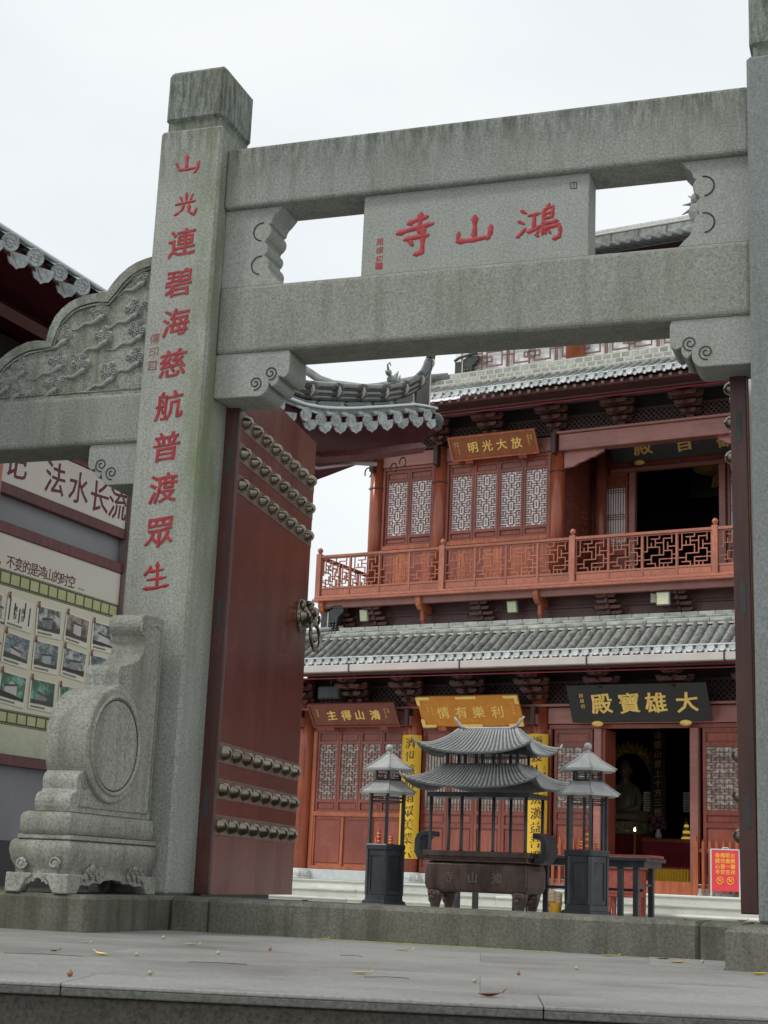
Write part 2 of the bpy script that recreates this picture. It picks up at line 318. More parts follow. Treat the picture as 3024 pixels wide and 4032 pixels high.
def link(name, me, parent=None, loc=None, rot=None, scale=None, label=None, category=None, group=None, kind=None):
    o = bpy.data.objects.new(name, me); COL.objects.link(o)
    if parent is not None: o.parent = parent
    if loc is not None: o.location = loc
    if rot is not None: o.rotation_euler = rot
    if scale is not None: o.scale = scale if isinstance(scale, (tuple, list)) else (scale,) * 3
    for k, v in (('label', label), ('category', category), ('group', group), ('kind', kind)):
        if v: o[k] = v
    return o
def thing(name, label, category, loc=(0, 0, 0), rz=0, group=None, rot=None):
    return link(name, None, None, loc, rot or (0, 0, rz), None, label, category, group)
def kids(o): return [c for c in bpy.data.objects if c.parent == o]
def copy_tree(o, parent=None):
    c = o.copy(); COL.objects.link(c)
    if parent is not None: c.parent = parent
    for ch in kids(o): copy_tree(ch, c)
    return c

_gc = {}
def glyph(ch, bold, ext, shear=.10, wob=.012):
    """outline of a character; bold > 0 rounds every stroke edge with a brush-like rim of varying width"""
    k = (ch, bold, ext, shear)
    if k not in _gc:
        cu = bpy.data.curves.new('g', 'FONT'); cu.body = ch; cu.resolution_u = 2
        o = bpy.data.objects.new('g', cu); COL.objects.link(o); bpy.context.view_layer.update()
        me = bpy.data.meshes.new_from_object(o.evaluated_get(bpy.context.evaluated_depsgraph_get()))
        P = []
        for v in me.vertices:
            x, y = v.co.x - .5, v.co.y - .37
            P.append((x + wob * sin(9 * y + ord(ch)) + .03 * y, y + shear * x + wob * sin(8 * x + ord(ch) * 2)))
        cnt = {}; fs = [tuple(p.vertices) for p in me.polygons]
        for f in fs:
            for a, b in zip(f, f[1:] + f[:1]): cnt[(min(a, b), max(a, b))] = cnt.get((min(a, b), max(a, b)), 0) + 1
        bpy.data.objects.remove(o); bpy.data.curves.remove(cu); bpy.data.meshes.remove(me)
        top = max(ext, .003)
        m = MB(); m.add([(x, y, top) for x, y in P], fs)
        if bold:
            for (a, b), c in cnt.items():
                if c != 1: continue
                p, q = Vector(P[a]), Vector(P[b]); d = q - p
                if d.length < 1e-5: continue
                hor = abs(d.x) / d.length
                r0 = bold * (1.0 - .40 * hor) * (1 + .30 * sin(p.x * 23 + p.y * 17 + ord(ch))); r1 = bold * (1.0 - .40 * hor) * (1 + .30 * sin(q.x * 23 + q.y * 17 + ord(ch)))
                t = d.normalized(); n = Vector((-t.y, t.x)); p2 = p - t * r0 * .7; q2 = q + t * r1 * .7; vs = []
                for c0, r in ((p2, r0 * .55), (p, r0), (q, r1), (q2, r1 * .55)):
                    vs += [(c0.x - n.x * r, c0.y - n.y * r, 0), (c0.x - n.x * r * .6, c0.y - n.y * r * .6, top * .9), (c0.x, c0.y, top * 1.04 + .0006 * (a % 7)), (c0.x + n.x * r * .6, c0.y + n.y * r * .6, top * .9), (c0.x + n.x * r, c0.y + n.y * r, 0)]
                fq = [(5 * g + h, 5 * g + h + 5, 5 * g + h + 6, 5 * g + h + 1)[::-1] for g in range(3) for h in range(4)]
                m.add(vs, fq + [(0, 1, 2, 3, 4), (19, 18, 17, 16, 15)])
        _gc[k] = (m.v, m.f)
    return _gc[k]
def char(ch, size, mat, parent, O, ux, uz, bold=.02, ext=.02, shear=.10, name='character', wx=1.0):
    ux = Vector(ux); uz = Vector(uz); n = ux.cross(uz).normalized(); O = Vector(O)
    vs, fs = glyph(ch, bold, ext, shear)
    m = MB(); m.add([O + ux * (x * size * wx) + uz * (y * size) + n * (z * size) for x, y, z in vs], fs)
    return m.obj(name, mat, parent)
BRUSH = {
    '寺': (0.0185, [[(1.338, 4.18), (1.334, 4.111), (1.328, 4.052)], [(1.256, 4.116), (1.313, 4.137), (1.382, 4.153)], [(1.186, 4.057), (1.283, 4.079), (1.418, 4.102)], [(1.236, 4.012), (1.324, 4.024), (1.389, 4.028)], [(1.354, 4.093), (1.355, 3.989), (1.352, 3.917), (1.305, 3.907)], [(1.271, 4.0), (1.29, 3.969)]]),
    '山': (0.018, [[(1.686, 4.124), (1.689, 4.048), (1.684, 3.98)], [(1.587, 4.025), (1.578, 3.97)], [(1.578, 3.964), (1.671, 3.966), (1.765, 3.977)], [(1.79, 4.05), (1.786, 3.998), (1.77, 3.964)]]),
    '鴻': (0.0145, [[(1.977, 4.127), (2.009, 4.105)], [(1.963, 4.058), (1.998, 4.037)], [(1.955, 3.956), (1.979, 3.976), (2.005, 4.007)], [(2.025, 4.09), (2.091, 4.097)], [(2.063, 4.093), (2.056, 3.999)], [(2.02, 3.985), (2.058, 3.992), (2.096, 4.015)], [(2.151, 4.155), (2.133, 4.124)], [(2.122, 4.123), (2.117, 4.038), (2.112, 3.958)], [(2.126, 4.122), (2.175, 4.137)], [(2.175, 4.135), (2.17, 4.064)], [(2.127, 4.093), (2.167, 4.1)], [(2.123, 4.062), (2.17, 4.068)], [(2.119, 4.026), (2.16, 4.031), (2.204, 4.038)], [(2.118, 3.995), (2.164, 4.004), (2.215, 4.014), (2.222, 3.971), (2.214, 3.934), (2.178, 3.924)], [(2.129, 3.974), (2.133, 3.96)], [(2.152, 3.978), (2.161, 3.962)], [(2.07, 3.962), (2.089, 3.949)], [(2.086, 3.985), (2.08, 3.968)]]),
    'p山': (0.0125, [[(-0.242, 4.694), (-0.24, 4.641), (-0.242, 4.592)], [(-0.315, 4.647), (-0.295, 4.608)], [(-0.294, 4.598), (-0.234, 4.595), (-0.181, 4.6)], [(-0.155, 4.641), (-0.16, 4.599), (-0.181, 4.564)]]),
    'p光': (0.011, [[(-0.226, 4.429), (-0.222, 4.356)], [(-0.269, 4.404), (-0.253, 4.372)], [(-0.18, 4.413), (-0.195, 4.371)], [(-0.3, 4.352), (-0.228, 4.359), (-0.158, 4.365)], [(-0.238, 4.345), (-0.251, 4.308), (-0.301, 4.277)], [(-0.201, 4.343), (-0.199, 4.292), (-0.161, 4.267), (-0.146, 4.312)]]),
    'p生': (0.012, [[(-0.27, 1.948), (-0.286, 1.92), (-0.313, 1.894)], [(-0.281, 1.917), (-0.189, 1.929)], [(-0.228, 1.975), (-0.223, 1.894), (-0.221, 1.82)], [(-0.29, 1.865), (-0.168, 1.88)], [(-0.31, 1.81), (-0.225, 1.816), (-0.145, 1.832)]]),
}
def brush(key, mat, parent, y):
    """carved brush strokes of one character, (x, z) on the stone face at depth y"""
    r, S_ = BRUSH[key]; r *= 1.42; m = MB()
    for i, st in enumerate(S_):
        P = []
        for a, b in zip(st, st[1:]):
            for k in range(4): P.append((a[0] + (b[0] - a[0]) * k / 4, a[1] + (b[1] - a[1]) * k / 4))
        P.append(st[-1]); n = len(P); o = len(m.v)
        L = sum(math.dist(a, b) for a, b in zip(P, P[1:])); rr = r * (1 if L > 2.5 * r else .85)
        rad = [rr * (.62 + .5 * math.exp(-((j / (n - 1)) ** 2) / .03) * (0 < j) + .35 * math.exp(-((1 - j / (n - 1)) ** 2) / .02) * (j < n - 1) + .10 * sin(j * 1.3 + i)) for j in range(n)]
        rad[0] = rr * .45; rad[-1] = rr * .40
        for j, (x, z) in enumerate(P):
            a, b = P[max(j - 1, 0)], P[min(j + 1, n - 1)]; d = Vector((b[0] - a[0], b[1] - a[1])).normalized(); nx, nz_ = -d.y, d.x
            for t, h in ((-1, 0), (-.8, .0022), (0, .0032 + .0001 * i), (.8, .0022), (1, 0)): m.v.append((x + nx * rad[j] * t, y - h, z + nz_ * rad[j] * t))
        for j in range(n - 1):
            for h in range(4): m.f.append((o + 5 * j + h, o + 5 * j + h + 1, o + 5 * j + h + 6, o + 5 * j + h + 5)); m.sm.append(True)
        for e, q in ((0, 1), (n - 1, -1)):   # rounded tips
            c = P[e]; m.lathe([(rad[e] * .5 + rr * .18, 0), (rad[e] * .8, .0022), (.0005, .0028)], 10); k0 = len(m.v) - 30
            for t in range(k0, len(m.v)): vx, vy, vz = m.v[t]; m.v[t] = (c[0] + vx, y - vz - .00005 * i, c[1] + vy)
    return m.obj('character', mat, parent)
def spiral(c, r0, turns, plane, a0=0, n=22, k=1, hand=1):   # points of an inward spiral in plane axes
    P = []
    for i in range(n + 1):
        t = i / n; a = a0 + hand * 2 * pi * turns * t; r = r0 * (1 - .82 * t); q = [0, 0, 0]; q[plane[0]] = c[0] + r * cos(a); q[plane[1]] = c[1] + r * sin(a); q[3 - plane[0] - plane[1]] = c[2]; P.append(tuple(q))
    return P
def arc(cx, cy, r, a0, a1, n=8): return [(cx + r * cos(R(a0 + (a1 - a0) * i / n)), cy + r * sin(R(a0 + (a1 - a0) * i / n))) for i in range(n + 1)]

# ================================================================ THE SETTING
W = 3.339
def G(me): return me
MB().add([(-400, -400, -1.3), (400, -400, -1.3), (400, 400, -1.3), (-400, 400, -1.3)], [(0, 1, 2, 3)]).obj('ground', 'courtyard', kind='structure')
court = MB().box(-30, 40, .55, 70, -1.2, -.38).obj('courtyard_paving', 'courtyard', kind='structure')
# terrace: slab edge runs a little skew to the gate
E0, E1 = Vector((1.574, -4.196, 0)), Vector((3.707, -3.615, 0)); ed = (E1 - E0).normalized(); en = Vector((ed.y, -ed.x, 0))
def ep(t, off=0, z=0): p = E0 + ed * t + en * off; return (p.x, p.y, z)
a, b = ep(-9), ep(9)
MB().prism([(a[0], a[1]), (b[0], b[1]), (b[0], .5), (a[0], .5)], 2, -.60, -.194).obj('terrace_bed', 'granite_riser', kind='structure')
ter = link('terrace_paving', None, kind='structure')
ts = [-9, -6.4, -3.9, -1.9, .19, 1.58, 3.6, 5.6, 9]
# nosing slabs along the edge and paving slabs behind them
def slab(p, q, r_, s_, z0, z1, mat, name, bev):
    MB().prism([p[:2], q[:2], r_[:2], s_[:2]], 2, z0, z1).obj(name, mat, ter, bevel=bev, seg=2)
for i in range(len(ts) - 1):
    t0, t1 = ts[i] + .0015, ts[i + 1] - .0015
    slab(ep(t0, .035), ep(t1, .035), ep(t1, -.40), ep(t0, -.40), -.2005, -.188, 'terrace', 'nosing_slab', .004); slab(ep(t0, .034), ep(t1, .034), ep(t1, -.30), ep(t0, -.30), -.224, -.2008, 'terrace_edge_shade', 'nosing_edge', .004)
rows = [(-.4008, -1.35), (-1.3508, -2.3), (-2.3008, -3.25), (-3.2508, -6.5)]
for j, (o0, o1) in enumerate(rows):
    for i in range(7):
        t0 = -9 + i * 2.6 + (j % 2) * 1.1; t1 = t0 + 2.5992
        slab(ep(t0, o0), ep(t1, o0), ep(t1, o1), ep(t0, o1), -.23, -.189, 'terrace', 'paving_slab', .0015)
# two lower steps in front (mostly below the picture)
for k, (o, z) in enumerate([(.0, -.2235), (.42, -.62), (.84, -.98)]):
    p, q = ep(-9, o + .02), ep(9, o + .02); MB().prism([p[:2], q[:2], ep(9, o - .3)[:2], ep(-9, o - .3)[:2]], 2, z - .36, z - .002).obj('step_riser', 'granite_riser', ter, bevel=.006)
    if k: MB().prism([ep(-9, o + .05)[:2], ep(9, o + .05)[:2], ep(9, o - .42)[:2], ep(-9, o - .42)[:2]], 2, z - .0, z + .07).obj('step_tread', 'terrace', ter, bevel=.01)
# thresholds and kerbs of the gate
th = link('gate_threshold', None, kind='structure')
kb = lambda x0, x1, y0, y1=.6: MB().box(x0, x1, y0, y1, -.40, 0).obj('kerb_stone', 'granite_kerb', th, bevel=.022, seg=1)
kb(-5.2, -2.6, -1.0); kb(-2.597, .053, -1.017); kb(.056, .29, -.078); kb(.293, 3.05, -.075); kb(3.053, 3.283, -.078); kb(3.286, 6.2, -1.017)
MB().box(-5.2, 8, .603, 1.9, -.40, -.02).obj('kerb_stone', 'granite_kerb', th, bevel=.01)

# ================================================================ STONE GATE
gate = thing('stone_gate', 'tall grey granite archway with red carved inscriptions on its pillar and name stone', 'gate')
def pillar(x0, x1, m='granite_pillar'):
    p = MB().box(x0, x1, 0, .5, 0, 4.89).obj('pillar', m, gate, bevel=.018)
    MB().box(x0 + .035, x1 - .035, .035, .465, 4.888, 4.96).obj('neck', 'granite_cap', p)
    MB().box(x0 + .014, x1 - .014, .014, .49, 4.95, 5.335).obj('cap', 'granite_cap', p, bevel=.03)
    return p
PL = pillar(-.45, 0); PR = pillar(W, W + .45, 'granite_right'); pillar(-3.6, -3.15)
zs = [4.634, 4.349, 4.08, 3.803, 3.533, 3.257, 2.98, 2.71, 2.443, 2.166, 1.89]
for i, c in enumerate('山光連碧海慈航普渡眾生'):
    if c in '山光生': brush('p' + c, 'red_paint', PL, -.0004); continue
    char(c, .200 if c != '山' else .185, 'red_paint', PL, (-.231, -.0005, zs[i]), (1, 0, 0), (0, 0, 1), bold=.021, ext=.02, shear=.12)
for c, z in (('傳', 3.435), ('印', 3.345)): char(c, .075, 'faint_red', PL, (-.372, -.0005, z), (1, 0, 0), (0, 0, 1), bold=.0, ext=.01)
m = MB()
for z in (3.225, 3.279): m.box(-.401, -.344, -.0015, .001, z, z + .006)
for x in (-.401, -.350): m.box(x, x + .006, -.0015, .001, 3.225, 3.285)
m.obj('seal_mark', 'faint_red', PL)
char('印', .05, 'faint_red', PL, (-.372, -.0005, 3.255), (1, 0, 0), (0, 0, 1), bold=0, ext=.01, name='seal_character')
MB().box(-.001, W + .001, .095, .405, 4.3325, 4.754).obj('beam', 'granite_beam', gate, bevel=.022, seg=3)
MB().box(-.001, W + .001, .122, .457, 3.3435, 3.797).obj('beam', 'granite_beam_low', gate, bevel=.028, seg=3)
MB().box(-3.151, -.449, .10, .44, 2.785, 3.122).obj('beam', 'granite_beam_low', gate, bevel=.028, seg=3)
np_ = MB().box(.957, 2.396, .14, .338, 3.792, 4.336).obj('name_stone', 'granite_panel', gate, bevel=.006)
for c, x, z, s in (('鴻', 2.085, 4.045, .285), ('山', 1.685, 4.035, .255), ('寺', 1.305, 4.040, .29)):
    brush(c, 'red_paint', np_, .1396)
for i, c in enumerate('趙樸初'): char(c, .05, 'red_paint', np_, (1.075, .1395, 4.015 - i * .058), (1, 0, 0), (0, 0, 1), bold=.01, ext=.01)
m = MB(); m.box(1.052, 1.098, .138, .141, 3.832, 3.872); m.obj('seal_mark', 'red_paint', np_)
m = MB()
for z in (4.235, 4.275): m.box(2.28, 2.32, .1385, .141, z, z + .004)
for x in (2.28, 2.30, 2.316): m.box(x, x + .004, .1385, .141, 4.235, 4.279)
m.obj('seal_mark', 'granite_riser', np_)
# cloud-shaped corner stones between the two beams
def upper_br(fx, name='corner_stone'):
    zt, zb = 4.334, 3.795
    P = [(0, zt), (.40, zt)] + [(.40 - .075 * sin(t) - .0, 4.30 - .085 * (1 - cos(t)) * 1.0) for t in (.5, .9, 1.2, 1.5)] + arc(.268, 4.165, .062, 50, -62, 7) + arc(.262, 4.045, .052, 60, -55, 6) + arc(.262, 3.935, .064, 55, -20, 6) + [(.333, 3.895), (.352, 3.86), (.385, 3.83), (.417, zb), (0, zb)]
    P = [(fx(x), z) for x, z in P]
    o = MB().prism(P, 1, .14, .40).obj(name, 'granite_panel', gate, bevel=.004, clean=True)
    for cz in (4.165, 3.935):
        pts = [(fx(.268 - .062 * cos(R(a))), .1395, cz + .062 * sin(R(a))) for a in range(-85, 100, 12)]
        MB().tube(pts, .0050, 5).obj('carved_ring', 'granite_riser', o)
upper_br(lambda x: x); upper_br(lambda x: W - x)
def low_br(fx, zt, name='bracket_stone', w=.50, y0=.14, y1=.42, h=.29, sp=True):
    k = w / .50; q = h / .29
    P = [(0, 0), (.50, 0)] + [(.512, -.03), (.512, -.10)] + arc(.45, -.125, .062, 5, -65, 5) + arc(.385, -.185, .055, 20, -75, 5) + arc(.30, -.22, .075, 10, -85, 6) + [(.22, -.292), (.03, -.292), (0, -.285)]
    P = [(fx(x * k), zt + z * q) for x, z in P]
    o = MB().prism(P, 1, y0, y1).obj(name, 'granite_panel', gate, bevel=.006, seg=2, clean=True)
    if sp:
        m = MB(); hd = 1 if fx(1) > fx(0) else -1
        for cx, cz in ((.385, -.145), (.285, -.205)):
            pts = [(fx(cx * k + (p[0])), y0 - .001, zt + cz * q + p[1]) for p in [(q_[0], q_[2]) for q_ in spiral((0, 0, 0), .046, 1.6, (0, 2), R(-100), 26)]]
            m.tube(pts, .0042, 5)
        m.obj('carved_spiral', 'granite_riser', o)
low_br(lambda x: x, 3.345); low_br(lambda x: W - x, 3.345, w=.455)
low_br(lambda x: -.45 - x * .97, 2.787, w=.40, y0=.12, y1=.40, h=.27)
# side panel with scalloped crest and relief clouds
crest = [(-.45, 4.10), (-.52, 4.098), (-.588, 4.088), (-.66, 4.066), (-.72, 4.035), (-.78, 3.985), (-.821, 3.94), (-.85, 3.90), (-.872, 3.862)]
crest += [(-.94, 3.872), (-1.008, 3.865), (-1.08, 3.85), (-1.143, 3.824), (-1.20, 3.78), (-1.246, 3.727), (-1.28, 3.65), (-1.297, 3.561)]
crest += [(-1.37, 3.57), (-1.441, 3.563), (-1.52, 3.535), (-1.577, 3.504), (-1.65, 3.45), (-1.70, 3.38), (-1.73, 3.30), (-1.745, 3.24), (-1.80, 3.23)]
pan = MB().prism(crest + [(-1.80, 3.118), (-.45, 3.118)], 1, .22, .36).obj('crest_panel', 'granite_cloud', gate, clean=True)
def offs(pts, d):
    o = []
    for i, p in enumerate(pts):
        a_, b_ = Vector(pts[max(i - 1, 0)]), Vector(pts[min(i + 1, len(pts) - 1)]); t = (b_ - a_).normalized(); o.append((p[0] - t.y * d, p[1] + t.x * d))
    return o
inn = offs(crest, .062); m = MB(); n = len(crest)
for i in range(n - 1):
    m.prism([crest[i], crest[i + 1], inn[i + 1], inn[i]], 1, .195, .225)
m.box(-1.8, -.45, .195, .225, 3.118, 3.165); m.obj('crest_rim', 'granite_cloud', pan, clean=True)
in2 = offs(crest, .078); MB().tube([(x, .205, z) for x, z in in2], .007, 5).tube([(-1.8, .205, 3.18), (-.47, .205, 3.18)], .006, 5).obj('rim_bead', 'granite_cloud', pan)
def cloud_mesh(v):
    m = MB(); rnd = random.Random(v)
    hs = [(0, .012, .040, 1), (.052, .0, .036, -1), (-.045, .0, .030, -1), (.02, .052, .028, 1), (.0, -.040, .030, -1), (.048, -.040, .028, 1)]
    if v % 2: hs += [(.090, .030, .030, 1)]
    if v % 3 == 0: hs = hs[:5] + [(-.03, .045, .026, -1)]
    for cx, cz, r, s in hs:
        cx += rnd.uniform(-.006, .006); cz += rnd.uniform(-.006, .006)
        m.ball((cx, 0, cz), r * 1.08, 12, 6, (1, .30, 1))
        m.tube([(cx + p[0], -.012, cz + p[2]) for p in spiral((0, 0, 0), r * .80, 1.4, (0, 2), rnd.uniform(0, 6), 18, hand=s)], .0050, 5)
    n = 14; tl = [(.055 - .30 * i / n, -.002, -.058 - .085 * i / n + .011 * sin(i * 1.05)) for i in range(n + 1)]
    m.tube(tl, [.026 * (1 - .9 * (i / n) ** .8) for i in range(n + 1)], 8, flat=1)
    m.tube([(x + .01, -.020 * (1 - i / n), z + .010 * (1 - i / n)) for i, (x, y, z) in enumerate(tl)], [.006 * (1 - .6 * i / n) for i in range(n + 1)], 5)
    return m.mesh('cloud_relief', 'granite_panel')
cms = [cloud_mesh(v) for v in range(5)]
for i, (x, z) in enumerate(((-0.64, 3.966),(-0.672, 3.744),(-0.923, 3.753),(-0.626, 3.59),(-0.88, 3.573),(-1.189, 3.603),(-0.629, 3.404),(-1.21, 3.422),(-1.03, 3.385),(-1.492, 3.4),(-0.811, 3.31),(-1.232, 3.261),(-1.514, 3.243), (-1.60, 3.30), (-1.72, 3.20))):
    link('cloud_relief', cms[i % 5], pan, (x, .220, z), scale=(.92, 1.1, .92))

# ================================================================ DRUM STONE
dr = thing('drum_stone', 'carved granite drum stone on a footed plinth in front of the inscribed pillar', 'drum stone')
m = MB()
def ring_block(m, x0, x1, y0, y1, zp):   # stacked rectangular sections with insets
    vs = []
    for z, d in zp: vs += [(x0 - d, y0 - d, z), (x1 + d, y0 - d, z), (x1 + d, y1, z), (x0 - d, y1, z)]
    fs = [(0, 3, 2, 1)]
    for i in range(len(zp) - 1):
        for k in range(4): a_ = 4 * i + k; b_ = 4 * i + (k + 1) % 4; fs.append((a_, b_, b_ + 4, a_ + 4))
    e = 4 * (len(zp) - 1); fs.append((e, e + 1, e + 2, e + 3)); m.add(vs, fs, True)
X0, X1, Y0, Y1 = -.435, -.085, -1.005, -.02
ring_block(m, X0 + .012, X1 - .012, Y0 + .012, Y1, [(.085, .0), (.10, -.012), (.13, -.006), (.17, .012), (.22, .022), (.255, .018), (.272, .004), (.276, -.012)])
base = m.obj('plinth', 'granite_drum', dr, bevel=.006)
for fx, fy, dx, dy in ((X0, Y0, 1, 1), (X1, Y0, -1, 1), (X0, Y1, 1, -1), (X1, Y1, -1, -1)):
    m = MB()
    for ax in (0, 1):      # bracket foot swelling outwards at the floor
        L = .13
        pr = [(0, 0), (.085, 0), (.105, .03), (.115, .06), (.155, .085), (.155, .10), (0, .10)]
        if ax == 0:
            q = [(fx + dx * (u - .012), v) for u, v in pr]; m.prism(q, 1, min(fy - dy * .012, fy + dy * .06), max(fy - dy * .012, fy + dy * .06))
        else:
            q = [(fy + dy * (u * 1.25 - .010), v) for u, v in pr]; m.prism(q, 0, min(fx - dx * .0105, fx + dx * .06), max(fx - dx * .0105, fx + dx * .06))
    m.obj('foot', 'granite_drum', base, bevel=.005, clean=True)
m = MB()   # scalloped aprons and carved curls
yc = (Y0 + Y1) / 2; xc = (X0 + X1) / 2

def apron(a_, b_):
    c_ = (a_ + b_) / 2; h_ = (b_ - a_) / 2; P = [(a_, .10)]
    for i in range(25):
        t = -1 + 2 * i / 24; zz = .030 + .034 * (1 - abs(t)) + (.012 * abs(sin(t * 9)) if abs(t) > .3 else .014); P.append((c_ + t * h_, zz))
    return P + [(b_, .10)]
m.prism(apron(Y0 + .11, Y1 - .11), 0, X1 - .045, X1 - .003); m.prism(apron(X0 + .10, X1 - .10), 1, Y0 + .004, Y0 + .04)
for s in (-1, 1):
    for j, (d, r) in enumerate(((.30, .026), (.24, .034), (.175, .022))):
        m.ball((X1 + .004, yc + s * d, .095 + .02 * (j == 1)), r, 8, 6, (.35, .8, 1.3)); m.tube([(X1 + .020, p[1], p[2]) for p in spiral((yc + s * d, .125, 0), .024, 1.2, (1, 2), 0, 14, hand=s)], .005, 5)
    m.tube([(p[0], Y0 - .014, p[2]) for p in spiral((xc + s * .10, .150, 0), .036, 1.2, (0, 2), 0, 16, hand=s)], .006, 5)
    m.ball((xc + s * .10, Y0 - .004, .15), .03, 8, 6, (1, .4, 1))
m.obj('carved_apron', 'granite_drum', base)
MB().box(X0 + .03, X1 + .002, Y0 + .0, Y1, .276, .300).obj('fillet', 'granite_drum', base, bevel=.004)
m = MB(); ring_block(m, -.372, -.100, -1.005, -.07, [(.300, -.004), (.306, .006), (.33, .016), (.39, .016), (.412, .008), (.420, -.008)])
m.obj('block', 'granite_drum', dr, bevel=.004)
# body: scroll profile seen from the side (y, z)
prof = [(-.10, .42), (-1.00, .42), (-1.012, .45)] + arc(-.965, .475, .05, 180, 85, 5)
prof += [(-.945, .540)] + arc(-.895, .585, .058, 195, 70, 6) + arc(-.615, .803, .318, 208, 96, 14)[0:14]
prof += [(-.600, 1.14)] + arc(-.548, 1.205, .058, 200, 80, 6) + [(-.50, 1.275), (-.44, 1.285), (-.38, 1.315), (-.335, 1.36), (-.318, 1.42)] + [(-.335, 1.462)] + arc(-.318, 1.53, .062, 230, 80, 9) + [(-.20, 1.600), (-.10, 1.592)]
bo = MB().prism(prof, 0, -.315, -.10).obj('scroll_body', 'granite_drum', dr, bevel=.012, seg=2, clean=True)
m = MB()
for c, r, t in (((-.345, 1.50), .045, 1.1), ((-.555, 1.19), .042, 1.3), ((-.868, .585), .045, 1.4)):
    m.tube([(-.099, p[1], p[2]) for p in spiral((c[0], c[1], 0), r, t, (1, 2), R(120), 22)], .006, 5)
m.tube([(-.099, -.125, .46), (-.099, -.125, 1.52), (-.099, -.20, 1.55), (-.099, -.27, 1.53)], .006, 5)
m.tube([(-.099, -.14, .455), (-.099, -.93, .455)], .006, 5)
m.obj('carved_line', 'granite_drum', bo)
m = MB()
cx = -.62
def disc(m, x0, x1, r, c=(cx, .803), n=48): m.prism(arc(c[0], c[1], r, 0, 360 - 360 / n, n - 1), 0, x0, x1, smooth=True)
disc(m, -.335, -.072, .318); m.obj('drum', 'granite_drum', dr, bevel=.014, seg=3, clean=True)
m = MB(); m.tube([(-.072, cx + .268 * cos(a_ * pi / 24), .803 + .268 * sin(a_ * pi / 24)) for a_ in range(49)], .0115, 8, cap=False); m.obj('drum_rim', 'granite_drum', dr)
m = MB(); m.tube([(-.0725, cx + .250 * cos(a_ * pi / 24), .803 + .250 * sin(a_ * pi / 24)) for a_ in range(49)], .004, 5, cap=False); m.obj('drum_groove', 'granite_riser', dr)

# ================================================================ STUDDED DOORS
def make_door(label, mirror):
    d = thing('studded_door', label, 'door', group='studded red wooden gate doors')
    L, H, T = 1.735, 3.32, .085
    # local: x along the leaf, y thickness (face at y=0 looking to -y), z up
    bs = [0.05, .46, .88, 1.30, L - .0]
    for i in range(4):
        a0, a1 = bs[i] + .0003, bs[i + 1] - .0003
        MB().box(a0, a1, 0, T, .012, .40).obj('plank_foot', 'door_low', d); MB().box(a0, a1, 0, T, .4002, H).obj('plank', 'door_wood', d)
    st = MB().box(0, .048, -.006, T + .004, .012, H - .02).obj('hinge_stile', 'door_edge', d, bevel=.006, seg=2)
    for z in (2.72, 1.72, .55): MB().box(-.002, .004, .028, .058, z - .09, z + .09).obj('mortise', 'speaker', st)
    bossm = MB(); bossm.lathe([(.050, 0), (.047, .004), (.045, .008), (.041, .026), (.031, .043), (.016, .053), (.004, .057), (.0005, .0565)], 14)
    bossm.xf(Matrix.Rotation(pi / 2, 4, 'X')); bm_ = bossm.mesh('boss', 'brass')
    for z in (2.990, 2.781, 2.573, .861, .642, .424):
        b = MB().box(.052, L - .002, -.004, .001, z - .062, z + .062).obj('bronze_strip', 'brass_band', d, bevel=.0015)
        for i in range(8): link('boss', bm_, b, (.125 + i * .2125, -.0035, z))
    k = MB(); k.lathe([(.125, 0), (.123, .008), (.112, .014), (.10, .016), (.095, .03), (.08, .062), (.055, .085), (.02, .093), (.001, .094)], 24)
    for i in range(20): a_ = 2 * pi * i / 20; k.ball((.112 * cos(a_), .112 * sin(a_), .014), .009, 6, 4)
    k.ball((0, .028, .088), .052, 10, 8, (1.1, .8, .8)); k.ball((-.04, .05, .075), .026); k.ball((.04, .05, .075), .026); k.ball((0, -.045, .088), .048, 10, 8, (1.2, .7, .75))
    k.ball((-.085, .07, .03), .032, 8, 6, (.6, 1.2, .8)); k.ball((.085, .07, .03), .032, 8, 6, (.6, 1.2, .8)); k.ball((0, .09, .06), .03, 8, 6, (2, .8, 1))
    for s in (-1, 1): k.tube([(s * .02, -.0, .125), (s * .055, -.03, .12), (s * .07, -.075, .09)], .012, 6)
    k.xf(Matrix.Rotation(pi / 2, 4, 'X'))
    kn = link('knocker', k.mesh('knocker', 'brass', clean=False), d, (L - .13, 0, 1.975))
    rg = MB(); rg.tube([(.115 * sin(t), -.100 - .02 * (1 - cos(t)) * .5, -.150 + .105 * cos(t)) for t in [i * 2 * pi / 28 for i in range(29)]], .0135, 8, cap=False); rg.obj('knocker_ring', 'brass', kn)
    if mirror: MB().box(.05, L - .002, T, T + .01, .02, H - .01).obj('back_board', 'door_back', d)
    return d
d1 = make_door('open red lacquered gate leaf beside the inscribed pillar, showing rows of brass studs and a lion knocker', False)
# left leaf: face looks to +x. local x -> direction from hinge to free end
dirL = Vector((-.155, 1.73, 0)).normalized()
d1.matrix_world = Matrix(((dirL.x, -dirL.y, 0, .088), (dirL.y, dirL.x, 0, .35), (0, 0, 1, 0), (0, 0, 0, 1)))
d2 = make_door('open gate leaf seen edge on beside the right pillar, only its dark edge and stud profiles showing', True)
dirR = Vector((.075, 1.73, 0)).normalized()
d2.matrix_world = Matrix(((dirR.x, dirR.y, 0, 3.190), (dirR.y, -dirR.x, 0, .35), (0, 0, 1, 0), (0, 0, 0, 1))) @ Matrix.Identity(4)
d2.matrix_world = Matrix.Translation((.030, 0, 0)) @ Matrix.Rotation(R(-.55), 4, 'Y') @ d2.matrix_world

